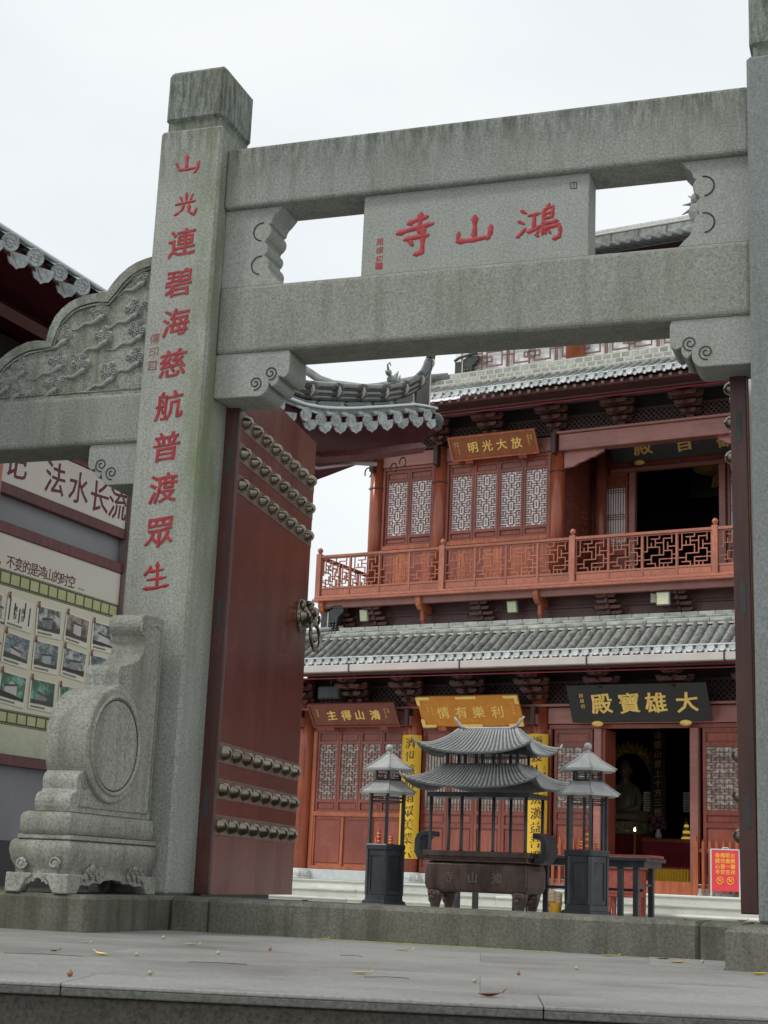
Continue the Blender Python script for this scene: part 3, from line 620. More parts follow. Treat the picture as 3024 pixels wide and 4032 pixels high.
# ================================================================ SIDE PAVILION (left) WITH NOTICE WALL
sp = thing('side_pavilion', 'dark red side pavilion at the left with grey tiled eaves and upswept roof corner', 'pavilion', rz=R(-5))
EP = [(-4, 4.52), (4.3, 4.52), (5.52, 4.68), (5.9, 4.78), (6.26, 4.88), (6.67, 5.01), (7.06, 5.14), (7.49, 5.28), (7.93, 5.43), (8.36, 5.57), (8.65, 5.62), (9.2, 5.75)]
def interp(P, t):
    for (a_, b_), (c_, d_) in zip(P, P[1:]):
        if t <= c_: return b_ + (d_ - b_) * (t - a_) / (c_ - a_)
    return P[-1][1]
ez = lambda y: interp(EP, y)
fall = lambda d: interp([(0, 1), (.2, .76), (.5, .65), (.9, .57), (1.65, .38), (3, .08), (6, 0)], d)
def soff(x, y): return 4.46 + (ez(y) - 4.52) * fall(-2.05 - x) + .10 * min(1, (-2.05 - x))
MB().grid(lambda u, v: (-2.06 - 4.5 * u, -3 + 11.85 * v, soff(-2.06 - 4.5 * u, -3 + 11.85 * v)), 18, 40).obj('soffit', 'soffit_red', sp)
MB().grid(lambda u, v: (-2.0 - 4.0 * u, -3 + 11.9 * v, max(ez(-3 + 11.9 * v) * (1 - u) + u * 4.6, 0) + .04 + 1.9 * u * (1 - .1 * u)), 10, 40).obj('roof_bed', 'tile_dark', sp)
# fascia behind the tile ends and streaked soffit boards
MB().grid(lambda u, v: (-2.05, -3 + 11.85 * v, ez(-3 + 11.85 * v) - .07 + .10 * u), 1, 40).obj('fascia', 'soffit_red', sp)
m = MB(); m.tube([(-2.62, -3, 4.36), (-2.62, 4.6, 4.36), (-2.46, 6.4, 4.54), (-2.24, 7.4, 4.84), (-2.06, 8.4, 5.18)], .065, 4, smooth=False); m.obj('eave_beam', 'soffit_board', sp)
m = MB(); m.tube([(-2.52, 5.2, 4.30), (-2.43, 6.4, 4.42), (-2.40, 7.2, 4.68)], .018, 6); m.tube([(-2.46, 7.0, 4.66), (-2.30, 7.6, 4.78)], .03, 6); m.obj('light_bracket', 'pink_post', sp)
for y, z in ((7.9, 4.86), (8.15, 5.0), (7.2, 4.62)):
    MB().tube([(-2.2 + .04 * cos(t), y, z - .06 + .06 * sin(t)) for t in [R(k) for k in range(-60, 240, 30)]], .008, 5).obj('hook', 'iron', sp)
ys = [-2.85 + .30 * i for i in range(26)] + [5.22, 5.55, 5.9, 6.26, 6.67, 7.06, 7.49, 7.93, 8.36]
te = MB(); te.lathe([(.070, -.03), (.070, .008), (.063, .010), (.060, .003), (.001, .004)], 18)
for a_ in range(0, 360, 45): te.ball((.032 * cos(R(a_)), .032 * sin(R(a_)), .004), .012, 6, 4, (1, 1, .5))
te.ball((0, 0, .004), .014, 6, 4, (1, 1, .5)); te.xf(Matrix.Rotation(pi / 2, 4, 'Y') @ Matrix.Rotation(0, 4, 'Z')); tem = te.mesh('tile_end', 'tile_end')
bt = MB(); bt.tube([(0, 0, 0), (-.9, 0, .42)], .060, 10); btm = bt.mesh('barrel_tile', 'tile_end')
dt = MB(); dt.prism([(-.085, .03), (-.085, -.02), (-.06, -.06), (-.02, -.075), (0, -.09), (.02, -.075), (.06, -.06), (.085, -.02), (.085, .03)], 0, -.008, .008); dt.prism([(-.05, .01), (0, -.06), (.05, .01)], 0, .008, .013); dtm = dt.mesh('drip_tile', 'tile_end', clean=True)
for i, y in enumerate(ys):
    sl_ = math.atan2(ez(y + .1) - ez(y - .1), .2)
    link('tile_end', tem, sp, (-1.995, y, ez(y)), (sl_, R(8), R(-24))); link('barrel_tile', btm, sp, (-2.0, y, ez(y)), (0, 0, R(-24)))
    yn = (y + (ys[i + 1] if i + 1 < len(ys) else y + .42)) / 2
    link('drip_tile', dtm, sp, (-2.03, yn, ez(yn) - .055), (math.atan2(ez(yn + .1) - ez(yn - .1), .2), R(14), R(-24)))
MB().ball((-2.03, 8.72, 5.60), .10, 10, 8, (1, 1.2, 1)).tube([(-2.03, 8.7, 5.6), (-2.35, 8.6, 5.85)], .085, 8).obj('corner_tile', 'tile_dark', sp)
m = MB()
yy = [-3 + .35 * i for i in range(36)] ; m.tube([(-2.10, y, ez(y) + .145) for y in yy if y < 8.95], .022, 6, flat=.8); m.obj('eave_strip', 'steel_line', sp)
MB().grid(lambda u, v: (-2.115, -3 + 11.9 * v, ez(-3 + 11.9 * v) + .03 + .12 * u), 1, 40).obj('eave_edge', 'tile', sp)
RP = [(4.3, 4.86), (5.53, 5.01), (6.16, 5.19), (6.77, 5.37), (7.43, 5.57), (7.80, 5.71), (8.14, 5.86), (8.42, 6.02), (8.63, 6.18), (8.82, 6.46), (8.93, 6.80), (8.98, 7.1)]
cuts = [4.3, 4.95, 5.56, 6.18, 6.79, 7.42, 7.98, 8.45, 8.75, 8.98]
for i in range(len(cuts) - 1):
    a_, b_ = cuts[i] + .006, cuts[i + 1] - .006
    P = [(a_ + (b_ - a_) * k / 4) for k in range(5)]
    m = MB()
    for dz, r_ in ((.048, .052), (-.022, .044), (-.078, .034)): m.tube([(-2.16, y, interp(RP, y) + dz) for y in P], r_, 8)
    rt_ = m.obj('ridge_tile', 'tile_dark', sp)
    if i: MB().tube([(-2.16, a_ - .012, interp(RP, a_) + .0), (-2.16, a_ - .004, interp(RP, a_) + .0)], .078, 10).obj('ridge_joint', 'mortar', rt_)
pp = [5.0, 5.75, 6.42, 7.10, 7.72, 8.35, 8.85]
MB().grid(lambda u, v: (-2.19, 4.3 + 4.6 * v, ez(4.3 + 4.6 * v) + .12 + u * (interp(RP, 4.3 + 4.6 * v) - ez(4.3 + 4.6 * v) - .20)), 1, 30).obj('ridge_wall', 'mortar', sp)
for i in range(len(pp) - 1):
    a_, b_ = pp[i] + .05, pp[i + 1] - .05
    def fz(u, v, a_=a_, b_=b_):
        y = a_ + (b_ - a_) * v; lo = ez(y) + .17; hi = interp(RP, y) - .11; e = .02 * (abs(2 * v - 1) > .8); return (-2.165, y, lo + e + (hi - lo - 2 * e) * u)
    MB().grid(fz, 2, 6).obj('ridge_panel', 'tile_dark', sp)
m = MB(); m.tube([(-4.6, 9.5, 7.1), (-4.4, 9.5, 6.85), (-4.28, 9.5, 6.74), (-4.05, 9.5, 6.58), (-3.86, 9.5, 6.50), (-3.4, 9.3, 6.35), (-2.8, 9.0, 6.10), (-2.3, 8.9, 6.2)], .055, 8)
m.obj('rear_ridge', 'tile', sp)
m = MB(); m.ball((-2.2, 7.72, 5.87), .075, 10, 8, (1, 1.3, 1)); m.ball((-2.2, 7.60, 5.95), .055, 8, 6); m.tube([(-2.2, 7.58, 5.98), (-2.2, 7.54, 6.07), (-2.2, 7.62, 6.13), (-2.2, 7.68, 6.09)], [.02, .016, .012, .006], 6)
m.tube([(-2.2, 7.80, 5.86), (-2.2, 7.88, 5.99), (-2.2, 7.98, 6.10)], [.06, .045, .008], 6, flat=.5); m.tube([(-2.2, 7.84, 5.82), (-2.2, 8.0, 5.93), (-2.2, 8.06, 6.06)], [.05, .04, .006], 6); m.tube([(-2.2, 7.72, 5.70), (-2.2, 7.72, 5.85)], .06, 8)
m.tube([(-2.2, 7.55, 5.94), (-2.2, 7.47, 5.93)], [.03, .012], 6); m.xf(Matrix.Translation((-2.2, 7.74, 5.72)) @ Matrix.Scale(.72, 4) @ Matrix.Translation((2.2, -7.74, -5.72))); m.obj('ridge_beast', 'tile', sp)
# wall and posts
MB().box(-7, -2.96, -3, 6.8, .32, 3.62).obj('wall', 'grey_wall', sp); MB().box(-7, -3.25, -3, 6.8, 3.62, 4.50).obj('shaded_opening', 'interior', sp)  # dark block stands in for the shaded opening above the wall
MB().box(-2.97, -2.94, -3, 6.8, -.40, .32).obj('skirting', 'black_base', sp); MB().box(-7, -2.98, -3, 6.8, -.40, .32).obj('footing', 'black_base', sp)
for y in (1.66, 3.62, -1.2): MB().box(-2.96, -2.86, y - .05, y + .05, -.40, 3.9).obj('post', 'pink_post' if y == 3.62 else 'hall_orange', sp, bevel=.004)
MB().box(-3.0, -2.80, -3, 6.8, 3.62, 3.80).obj('tie_beam', 'soffit_red', sp, bevel=.01)
for z0, z1 in ((2.72, 2.81), (3.035, 3.125), (3.53, 3.62), (.90, .985)): MB().box(-2.958, -2.895, 1.72, 3.565, z0, z1).obj('frame_rail', 'soffit_board', sp, bevel=.004)
def onwall(name, label, cat): return thing(name, label, cat, rz=R(-5))
tb = onwall('title_board', 'cream title board with dark red characters at the head of the notice wall', 'sign')
MB().box(-2.957, -2.905, 1.74, 3.555, 3.127, 3.528).obj('board', 'cream', tb, bevel=.003)
for c, y in zip('记法水长流', (1.93, 2.46, 2.80, 3.12, 3.41)):
    char(c, .30, 'white', tb, (-2.9045, y, 3.325), (0, 1, 0), (0, 0, 1), bold=.045, ext=.002, shear=.06, name='character_outline')
    char(c, .30, 'title_red', tb, (-2.902, y, 3.325), (0, 1, 0), (0, 0, 1), bold=.018, ext=.003, shear=.06)
po = onwall('photo_poster', 'large beige poster of pinned temple photographs between two film strips', 'poster')
MB().box(-2.957, -2.910, 1.74, 3.555, .987, 2.718).obj('sheet', 'poster', po)
for i, c in enumerate('，不变的是鸿山的时空'): char(c, .115, 'title_red', po, (-2.9085, 1.88 + i * .1055, 2.505), (0, 1, 0), (0, 0, 1), bold=.012, ext=.003, shear=.05)
m = MB()
for i in range(3): m.ball((-2.909, 2.94 + i * .035, 2.47), .007, 6, 4)
m.obj('dots', 'title_red', po)
def film(z0, z1, name):
    f = MB().box(-2.910, -2.9075, 1.745, 3.55, z0, z1).obj(name, 'film', po)
    n_ = 14; pw = 1.80 / n_; d = MB()
    for i in range(n_): MB().box(-2.9076, -2.9060, 1.752 + i * pw, 1.752 + i * pw + pw * .84, z0 + .024, z1 - .024).obj('film_frame', 'film_f', f)
    for i in range(90): d.box(-2.9076, -2.9062, 1.75 + i * .02, 1.759 + i * .02, z0 + .004, z0 + .011); d.box(-2.9076, -2.9062, 1.75 + i * .02, 1.759 + i * .02, z1 - .011, z1 - .004)
    d.obj('sprocket_holes', 'film_f', f)
film(2.305, 2.435, 'film_strip'); film(1.215, 1.335, 'film_strip')
k = 0
for r_, (z0, z1) in enumerate(((1.985, 2.235), (1.69, 1.945), (1.375, 1.63))):
    for c, y0 in enumerate((1.58, 1.985, 2.385, 2.785, 3.185)):
        y1 = y0 + .35; tl = R(random.uniform(-3.5, 3.5)); cy, cz = (y0 + y1) / 2, (z0 + z1) / 2
        if y0 < 1.7: y0 = 1.75; cy = (y0 + y1) / 2
        h_, g_ = (y1 - y0) / 2, (z1 - z0) / 2
        cd = MB().box(-.0015, .0015, -h_, h_, -g_, g_).obj('photo_card', 'card', po, loc=(-2.905, cy, cz), rot=(tl, 0, 0))
        if (r_, c) == (0, 1):
            mm = MB()
            for q in range(5): mm.box(.0015, .003, -h_ + .03 + q * .066, -h_ + .045 + q * .066, -g_ + .05 + (q % 2) * .05, g_ - .02 - (q % 3) * .03)
            mm.obj('print', 'ink', cd)
            for q, cc in enumerate('佛音佛音'): char(cc, .055, 'ink', cd, (.0025, -.06 + .10 * (q // 2), .03 - .06 * (q % 2)), (0, 1, 0), (0, 0, 1), bold=.01, ext=.002)
        else:
            pm = PIC[{0: [1, 0, 0, 1, 4], 1: [3, 2, 2, 4, 2], 2: [1, 3, 3, 3, 1]}[r_][c]]
            pr = MB().box(.0015, .003, -h_ + .018, h_ - .018, -g_ + .045, g_ - .014).obj('print', pm, cd)
            rn = random.Random(r_ * 7 + c); tone = rn.choice(['tile', 'gutter', 'grey_wall', 'tile_end']); H0, H1 = -g_ + .05, g_ - .02
            a0 = rn.uniform(-.10, -.02); b0 = a0 + rn.uniform(.10, .17); zt0 = rn.uniform(.0, .05); zr = zt0 + rn.uniform(-.03, .03)
            MB().prism([(a0, H0), (b0, H0), (b0, zr), ((a0 + b0) / 2, max(zr, zt0) + .02), (a0, zt0)], 0, .003, .0036).obj('print_building', tone, pr, clean=True)
            MB().prism([(-h_ + .02, H0), (h_ - .02, H0), (h_ - .02, H0 + rn.uniform(.015, .05)), (0, H0 + rn.uniform(.01, .04)), (-h_ + .02, H0 + rn.uniform(.02, .06))], 0, .0037, .0042).obj('print_foreground', 'film' if rn.random() < .5 else 'twig', pr, clean=True)
            MB().prism([(a0 - .02, zt0 - .004), (b0 + .02, zr - .004), (b0 + .005, zr + .012), (a0 - .005, zt0 + .016)], 0, .0036, .0041).obj('print_roof', 'iron', pr, clean=True)
        mm = MB(); 
        for q in range(9): mm.box(.0015, .0025, -h_ + .03 + q * .022, -h_ + .045 + q * .022, -g_ + .014, -g_ + .030)
        mm.obj('caption', 'film', cd)
        MB().ball((.006, -h_ + .02, g_ - .01), .017, 8, 6, (.4, 1, 1)).ball((.006, -h_ + .02, g_ + .018), .012, 8, 6, (.4, 1, 1)).obj('gourd_pin', 'faint_red', cd)

# ================================================================ TEMPLE HALL (local frame: x along the front, y into the hall, z up)
HO = Vector((8.8199, 18.3138, 0)); HR = R(-10)
hall = thing('temple_hall', 'two storey red timber temple hall with grey tiled eaves, lattice windows and a carved balcony', 'temple', HO, HR)
def hw(x, y, z=0): return HO + Matrix.Rotation(HR, 3, 'Z') @ Vector((x, y, z))
def hb(name, mat, x0, x1, y0, y1, z0, z1, bev=0, parent=hall, seg=1): return MB().box(x0, x1, y0, y1, z0, z1).obj(name, mat, parent, bevel=bev, seg=seg)
XR = -4.2; XE = -1.6
# stone steps and platform
stp = thing('platform_steps', 'pale stone steps leading up to the lower doors of the temple hall', 'steps', HO, HR)
for k, z in enumerate((.105, -.055, -.215)):
    y0 = -.62 - .34 * k; cut = [-18.2 - .3 * k + .9 * (k % 2), -14.9, -12.6 + .6 * (k % 2), -9.3 - .35 * k, -6.1, -3, 0]
    for a_, b_ in zip(cut, cut[1:]):
        MB().box(a_ + .002, b_ - .002, y0 + .03, y0 + .7, z - .165, z - .045).obj('step_riser', 'marble', stp)
        MB().box(a_ + .002, b_ - .002, y0, y0 + (.7 if k else 1.2), z - .045, z).obj('step_tread', 'marble', stp, bevel=.016, seg=2)
MB().box(-18.2, 0, 0.0, 9, -.4, .10).obj('platform_core', 'marble', stp)
# hall floor, rear walls, dark interior
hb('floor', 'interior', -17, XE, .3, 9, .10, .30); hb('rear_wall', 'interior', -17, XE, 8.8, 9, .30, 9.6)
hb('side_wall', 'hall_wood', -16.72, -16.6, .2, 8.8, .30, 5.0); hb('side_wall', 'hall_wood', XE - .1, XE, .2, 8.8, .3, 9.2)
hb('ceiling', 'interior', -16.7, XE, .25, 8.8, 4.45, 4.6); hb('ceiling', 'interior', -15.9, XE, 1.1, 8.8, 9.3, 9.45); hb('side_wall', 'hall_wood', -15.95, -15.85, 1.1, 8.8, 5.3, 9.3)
hb('base_stone', 'marble_b', -16.6, -10.45, -.02, .28, .10, .30, .01); hb('base_stone', 'marble_b', -8.6, XE, -.02, .28, .10, .30, .01)
hb('door_sill', 'hall_orange', -10.46, -8.6, -.02, .16, .10, .325, .008)
cols = [-16.78, -14.28, -11.60, -7.42, -4.72, -2.2]
cb = MB(); cb.lathe([(.30, .10), (.33, .115), (.33, .13), (.29, .15), (.31, .19), (.305, .24), (.26, .29), (.24, .305)], 18)
for a_ in range(0, 360, 30): cb.ball((.295 * cos(R(a_)), .295 * sin(R(a_)), .20), .055, 6, 5, (.7, .7, 1))
cbm = cb.mesh('column_base', 'marble_b'); cl = MB(); cl.lathe([(.165, .30), (.172, 2.5), (.165, 4.1)], 18); clm = cl.mesh('column', 'hall_column')
for x in cols:
    c = link('column', clm, hall, (x, 0, 0)); link('column_base', cbm, c, (0, 0, 0))
    hb('beam_bracket', 'hall_dark', x - .045, x + .045, -.36, -.16, 3.08, 3.44, .01); hb('beam_bracket', 'hall_beam', x - .052, x + .052, -.30, -.15, 3.10, 3.30, .01)
def lat_bars(m, x0, x1, z0, z1, y, nx, nz, rule, t=.008, d=.02):
    dx, dz = (x1 - x0) / nx, (z1 - z0) / nz
    hs, vs = rule(nx, nz)
    for (i, j, l) in hs: m.box(x0 + i * dx - t, x0 + (i + l) * dx + t, y, y + d, z0 + j * dz - t, z0 + j * dz + t)
    for (i, j, l) in vs: m.box(x0 + i * dx - t, x0 + i * dx + t, y + .001, y + d - .001, z0 + j * dz - t, z0 + (j + l) * dz + t)
def rule_window(nx, nz):   # stepped brick-like lattice with a long lozenge down the middle
    hs, vs = [], []
    for j in range(nz + 1):
        k = j % 6
        if k in (0,): hs += [(0, j, 1), (2, j, 2), (nx - 4, j, 2), (nx - 1, j, 1)]
        elif k in (1, 5): hs += [(0, j, 2), (nx // 2 - 1, j, 2), (nx - 2, j, 2)]
        elif k in (2, 4): hs += [(0, j, 3), (nx - 3, j, 3)]
        else: hs += [(0, j, 1), (1, j, 2), (nx - 3, j, 2), (nx - 1, j, 1)]
    for j in range(0, nz, 6):
        for (i, a_, l) in ((1, 0, 1), (2, 0, 1), (3, 1, 4), (nx - 3, 1, 4), (nx - 2, 0, 1), (nx - 1, 0, 1), (nx // 2, -1 if j else 0, 2 if j else 1), (nx // 2, 5, 1), (nx // 2 - 1, 2, 2), (nx // 2 + 1, 2, 2), (nx // 2, 2, 2), (1, 2, 1), (nx - 1, 2, 1), (2, 4, 2), (nx - 2, 4, 2), (1, 5, 1), (nx - 1, 5, 1)):
            if j + a_ + l <= nz and 0 <= i <= nx: vs.append((i, j + a_, l))
    return hs, vs
def rule_brick(nx, nz):    # taller staggered strips
    hs, vs = [], []
    for j in range(nz + 1):
        if j % 3 != 1: hs += [(0, j, 2), (nx - 2, j, 2)]
        if j % 3 == 1: hs += [(1, j, nx - 2)]
        if j % 6 in (0, 2): hs += [(2, j, nx - 4)]
    for i in range(1, nx):
        for j in range(0, nz, 3):
            if (i + j // 3) % 2: vs.append((i, j, min(3, nz - j)))
            else: vs.append((i, j + 1, min(1, nz - j - 1)))
    return hs, vs
def rule_bars(nx, nz):     # upright bars with a band of squares at thirds
    hs = [(0, j, nx) for j in (0, 1, 2, nz // 2 - 1, nz // 2, nz // 2 + 1, nz - 2, nz - 1, nz)]; vs = [(i, 0, nz) for i in range(nx + 1)]; return hs, vs
_lc = {}
def window_leaf(x0, x1, z0, z1, y, rule, nx, nz, glass, lw=.008, top=(), bottom=(), wood_='hall_wood', name='window_leaf', zb=None, zt=None, fr=.045):
    """a lattice leaf: frame mesh with lattice, glazing and panels as sub-parts; z0..z1 is the latticed opening"""
    zb = z0 if zb is None else zb; zt = z1 if zt is None else zt
    m = MB(); m.box(x0, x0 + fr, y, y + .07, zb, zt); m.box(x1 - fr, x1, y, y + .07, zb, zt)
    cuts = sorted(set([zb, zt, z0, z1] + [v for p in top for v in p] + [v for p in bottom for v in p]))
    solid = [(zb, cuts[0])]
    opens = sorted([(z0, z1)] + list(top) + list(bottom)); z = zb
    for a_, b_ in opens:
        if a_ - z > .004: m.box(x0 + fr, x1 - fr, y, y + .07, z, a_)
        z = b_
    if zt - z > .004: m.box(x0 + fr, x1 - fr, y, y + .07, z, zt)
    f = m.obj(name, wood_, hall)
    for a_, b_ in list(top) + list(bottom):
        MB().box(x0 + fr, x1 - fr, y + .035, y + .05, a_, b_).box(x0 + fr + .025, x1 - fr - .025, y + .022, y + .036, a_ + .025, b_ - .025).obj('panel', wood_, f)
    key = (round(x1 - x0, 2), round(z1 - z0, 2), rule, nx, nz)
    if key not in _lc: lm = MB(); lat_bars(lm, 0, x1 - x0 - 2 * fr, 0, z1 - z0, 0, nx, nz, rule, lw); _lc[key] = lm.mesh('lattice', 'rail_wood' if wood_ == 'rail_wood' else 'hall_wood')
    link('lattice', _lc[key], f, (x0 + fr, y + .015, z0))
    MB().box(x0 + fr, x1 - fr, y + .038, y + .046, z0, z1).obj('glazing', glass, f)
    return f
# ---- lower storey front
for a_, b_ in ((-16.6, -14.45), (-14.11, -11.78), (-11.42, -7.60), (-7.24, -4.9), (-4.54, -2.3)):
    hb('lintel', 'hall_beam', a_, b_, -.03, .14, 3.13, 3.44, .01); hb('head_rail', 'hall_wood', a_, b_, .02, .12, 3.04, 3.12, .006)
hb('tie_beam', 'hall_beam', -17.1, XE, -.18, -.10, 3.445, 3.49, .008)
def framed(x0, x1, xs, **k):
    for i in range(len(xs) - 1): window_leaf(xs[i] + .004, xs[i + 1] - .004, **k)
for bx0, bx1 in ((-16.6, -14.46), (-4.54, -2.38)):
    hb('window_post', 'hall_orange', bx0, bx0 + .09, .0, .13, .30, 3.04, .006); hb('window_post', 'hall_orange', bx1 - .05, bx1, .0, .13, .30, 3.04, .006)
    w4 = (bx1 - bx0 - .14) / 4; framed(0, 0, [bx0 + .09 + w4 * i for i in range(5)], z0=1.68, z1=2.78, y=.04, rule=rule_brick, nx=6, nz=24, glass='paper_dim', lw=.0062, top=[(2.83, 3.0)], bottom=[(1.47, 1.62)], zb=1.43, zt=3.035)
    hb('sill_rail', 'hall_orange', bx0 + .09, bx1 - .05, -.01, .13, 1.34, 1.43, .008); hb('foot_rail', 'hall_orange', bx0 + .09, bx1 - .05, -.01, .13, .305, .37, .006)
    w3 = (bx1 - bx0 - .14) / 3
    for i in range(3):
        x = bx0 + .09 + w3 * i; p = hb('wall_panel', 'hall_orange', x, x + w3, .06, .10, .37, 1.34); hb('panel_board', 'hall_wood', x + .05, x + w3 - .05, .042, .062, .43, 1.28, .012, parent=p)
        hb('panel_stile', 'hall_orange', x - .03, x + .03, .02, .12, .37, 1.34, .005)
for bx0, bx1 in ((-14.1, -11.80), (-7.22, -4.92)):
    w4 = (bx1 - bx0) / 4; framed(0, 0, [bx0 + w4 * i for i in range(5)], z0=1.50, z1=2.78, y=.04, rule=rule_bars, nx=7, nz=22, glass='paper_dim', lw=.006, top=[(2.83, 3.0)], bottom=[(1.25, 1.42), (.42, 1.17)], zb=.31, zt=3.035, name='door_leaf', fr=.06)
for x0, x1 in ((-11.36, -10.52), (-8.50, -7.66)):
    hb('door_post', 'hall_wood', x0 - .07, x0 - .002, .0, .13, .30, 3.04, .006)
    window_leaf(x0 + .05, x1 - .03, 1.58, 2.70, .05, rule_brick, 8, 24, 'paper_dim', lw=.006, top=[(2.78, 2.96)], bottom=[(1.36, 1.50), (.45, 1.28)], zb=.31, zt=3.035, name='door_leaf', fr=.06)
for x0, x1 in ((-10.50, -10.36), (-8.67, -8.52)): hb('door_post', 'hall_beam', x0, x1, -.02, .15, .30, 3.04, .01)
hb('door_reveal', 'hall_wood', -10.358, -10.30, .05, .60, .325, 3.03)
# ---- eave zone of the lower storey
def diamond(x0, x1, z0, z1, y, name='diamond_lattice', step=.105, t=.014):
    m = MB(); H = z1 - z0; x = x0 - H
    while x < x1:
        for s in (1, -1):
            a_, b_ = (x, x + H) if s > 0 else (x + H, x)
            za, zb_ = z0, z1
            A_ = Vector((a_, z0)); B_ = Vector((b_, z1)); d = (B_ - A_)
            t0, t1 = 0, 1
            lo, hi = min(A_.x, B_.x), max(A_.x, B_.x)
            if lo < x0:
                tt = (x0 - A_.x) / d.x
                if s > 0: t0 = tt
                else: t1 = tt
            if hi > x1:
                tt = (x1 - A_.x) / d.x
                if s > 0: t1 = min(t1, tt)
                else: t0 = max(t0, tt)
            if t1 - t0 < .03: continue
            p, q = A_ + d * t0, A_ + d * t1; nn = Vector((-d.y, d.x)).normalized() * t
            oy = .002 * s; m.prism([(p.x + nn.x, p.y + nn.y), (q.x + nn.x, q.y + nn.y), (q.x - nn.x, q.y - nn.y), (p.x - nn.x, p.y - nn.y)], 1, y + oy, y + .018 + oy)
        x += step
    m.box(x0, x1, y - .01, y + .03, z0 - .02, z0 + .012); m.box(x0, x1, y - .01, y + .03, z1 - .012, z1 + .02)
    return m.obj(name, 'hall_dark', hall)
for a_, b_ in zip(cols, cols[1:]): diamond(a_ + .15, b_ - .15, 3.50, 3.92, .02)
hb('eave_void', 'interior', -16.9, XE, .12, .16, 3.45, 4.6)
def bracket_mesh(w0=.20, dw=.075, tiers=4, dy=.20, dz=.125, name='bracket_set', mat='bracket_wood'):
    m = MB()
    m.box(-.075, .075, -.09, .09, 0, .07)
    for k in range(tiers):
        z = .07 + k * dz; y = -dy * k * .9
        m.box(-.035, .035, y - dy - .05, .1, z, z + .07)                      # arm running outwards
        m.prism([(y - dy - .05, z), (y - dy - .12, z + .03), (y - dy - .05, z + .07)], 0, -.03, .03)
        ww = w0 + dw * (k % 3) ; m.prism([(-ww, z + .075), (-ww, z + .04), (-ww + .05, z), (ww - .05, z), (ww, z + .04), (ww, z + .075)], 1, y - .03, y + .03)
        for s in (-1, 0, 1):
            cx = s * (ww - .04); m.prism([(cx - .035, z + .078), (cx + .035, z + .078), (cx + .052, z + .10), (cx + .052, z + .123), (cx - .052, z + .123), (cx - .052, z + .10)], 1, y - .05, y + .05)
        m.prism([(-ww * .8, z + .075), (-ww * .8, z + .04), (-ww * .8 + .05, z), (ww * .8 - .05, z), (ww * .8, z + .04), (ww * .8, z + .075)], 1, y - dy - .025, y - dy + .03)
    return m.mesh(name, mat, clean=False)
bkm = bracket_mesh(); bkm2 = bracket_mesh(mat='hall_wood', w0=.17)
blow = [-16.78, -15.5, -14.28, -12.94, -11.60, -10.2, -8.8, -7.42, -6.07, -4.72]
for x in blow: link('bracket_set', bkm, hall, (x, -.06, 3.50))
hb('purlin', 'hall_dark', -17.6, XR, -1.06, -.94, 4.02, 4.13, .02); hb('purlin', 'hall_wood', -17.6, XR, -.62, -.50, 4.10, 4.22, .02)
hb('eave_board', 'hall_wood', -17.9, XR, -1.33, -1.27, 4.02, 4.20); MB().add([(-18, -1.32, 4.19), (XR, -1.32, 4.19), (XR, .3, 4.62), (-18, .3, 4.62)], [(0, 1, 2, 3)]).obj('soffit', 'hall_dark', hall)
m = MB(); m.tube([(-17.6, -.92, 3.985), (XR, -.92, 3.985)], .016, 6); m.obj('red_conduit', 'pipe_red', hall)
for i, (a_, b_) in enumerate(((-18.0, -15.0), (-14.985, -12.62), (-12.605, -10.10), (-10.085, -7.6), (-7.585, XR))):
    hb('gutter', 'gutter', a_, b_, -1.46, -1.35, 4.03, 4.165, .01)
    hb('gutter_strap', 'iron', b_ - .005, b_ + .02, -1.468, -1.34, 4.025, 4.19)
# barrel tiles of the skirt roof
def roof(x0, x1, y0, z0, y1, z1, sp_, nseg, r, prefix_z=0, curve=.06, drips=True, ends=True, rows_sink=True):
    L = math.hypot(y1 - y0, z1 - z0); n_ = int((x1 - x0) / sp_)
    def P(t): return (y0 + (y1 - y0) * t, z0 + (z1 - z0) * t - curve * sin(pi * t))
    segm = []
    for k in range(nseg):
        p, q = P(k / nseg), P((k + 1) / nseg); m = MB(); m.tube([(0, p[0] - .01, p[1]), (0, p[0] + .02, p[1] + .006), (0, q[0], q[1])], [r * 1.0, r * 1.03, r * .90], 8); segm.append(m.mesh('roof_tile', 'tile'))
    dm = MB(); dm.lathe([(r * 1.22, -.02), (r * 1.25, .014), (r * 1.05, .018), (r * .95, .010), (r * .3, .016), (.001, .016)], 16); dm.xf(Matrix.Rotation(pi / 2, 4, 'X')); dme = dm.mesh('tile_end', 'disc_pale')
    dr_ = MB(); dr_.prism([(-r * .75, .0), (-r * .80, -.03), (-r * .45, -.058), (0, -.070), (r * .45, -.058), (r * .80, -.03), (r * .75, .0)], 1, -.01, .008); drm = dr_.mesh('drip_tile', 'drip_pale', clean=True)
    for i in range(n_ + 1):
        x = x0 + i * sp_
        for sm_ in segm: link('roof_tile', sm_, hall, (x, random.uniform(-.004, .004), random.uniform(-.004, .004)))
        link('tile_end', dme, hall, (x, y0 - .045, z0)); link('drip_tile', drm, hall, (x + sp_ / 2, y0 - .02, z0 - .012))
    MB().grid(lambda u, v: (x0 - .1 + (x1 - x0 + .2) * u, P(v)[0], P(v)[1] - .03), 1, 8).obj('tile_bed', 'tile_bed', hall)
    m = MB(); m.box(x0 - .1, x1 + .1, y0 - .0, y0 + .03, z0 + r + .005, z0 + r + .028); m.obj('edge_strip', 'steel_line', hall)
roof(-17.45, -5.6, -1.32, 4.26, -.38, 4.86, .192, 4, .054, curve=.02)
hb('mortar_bed', 'mortar', -17.0, XR, -.29, .10, 5.03, 5.09)
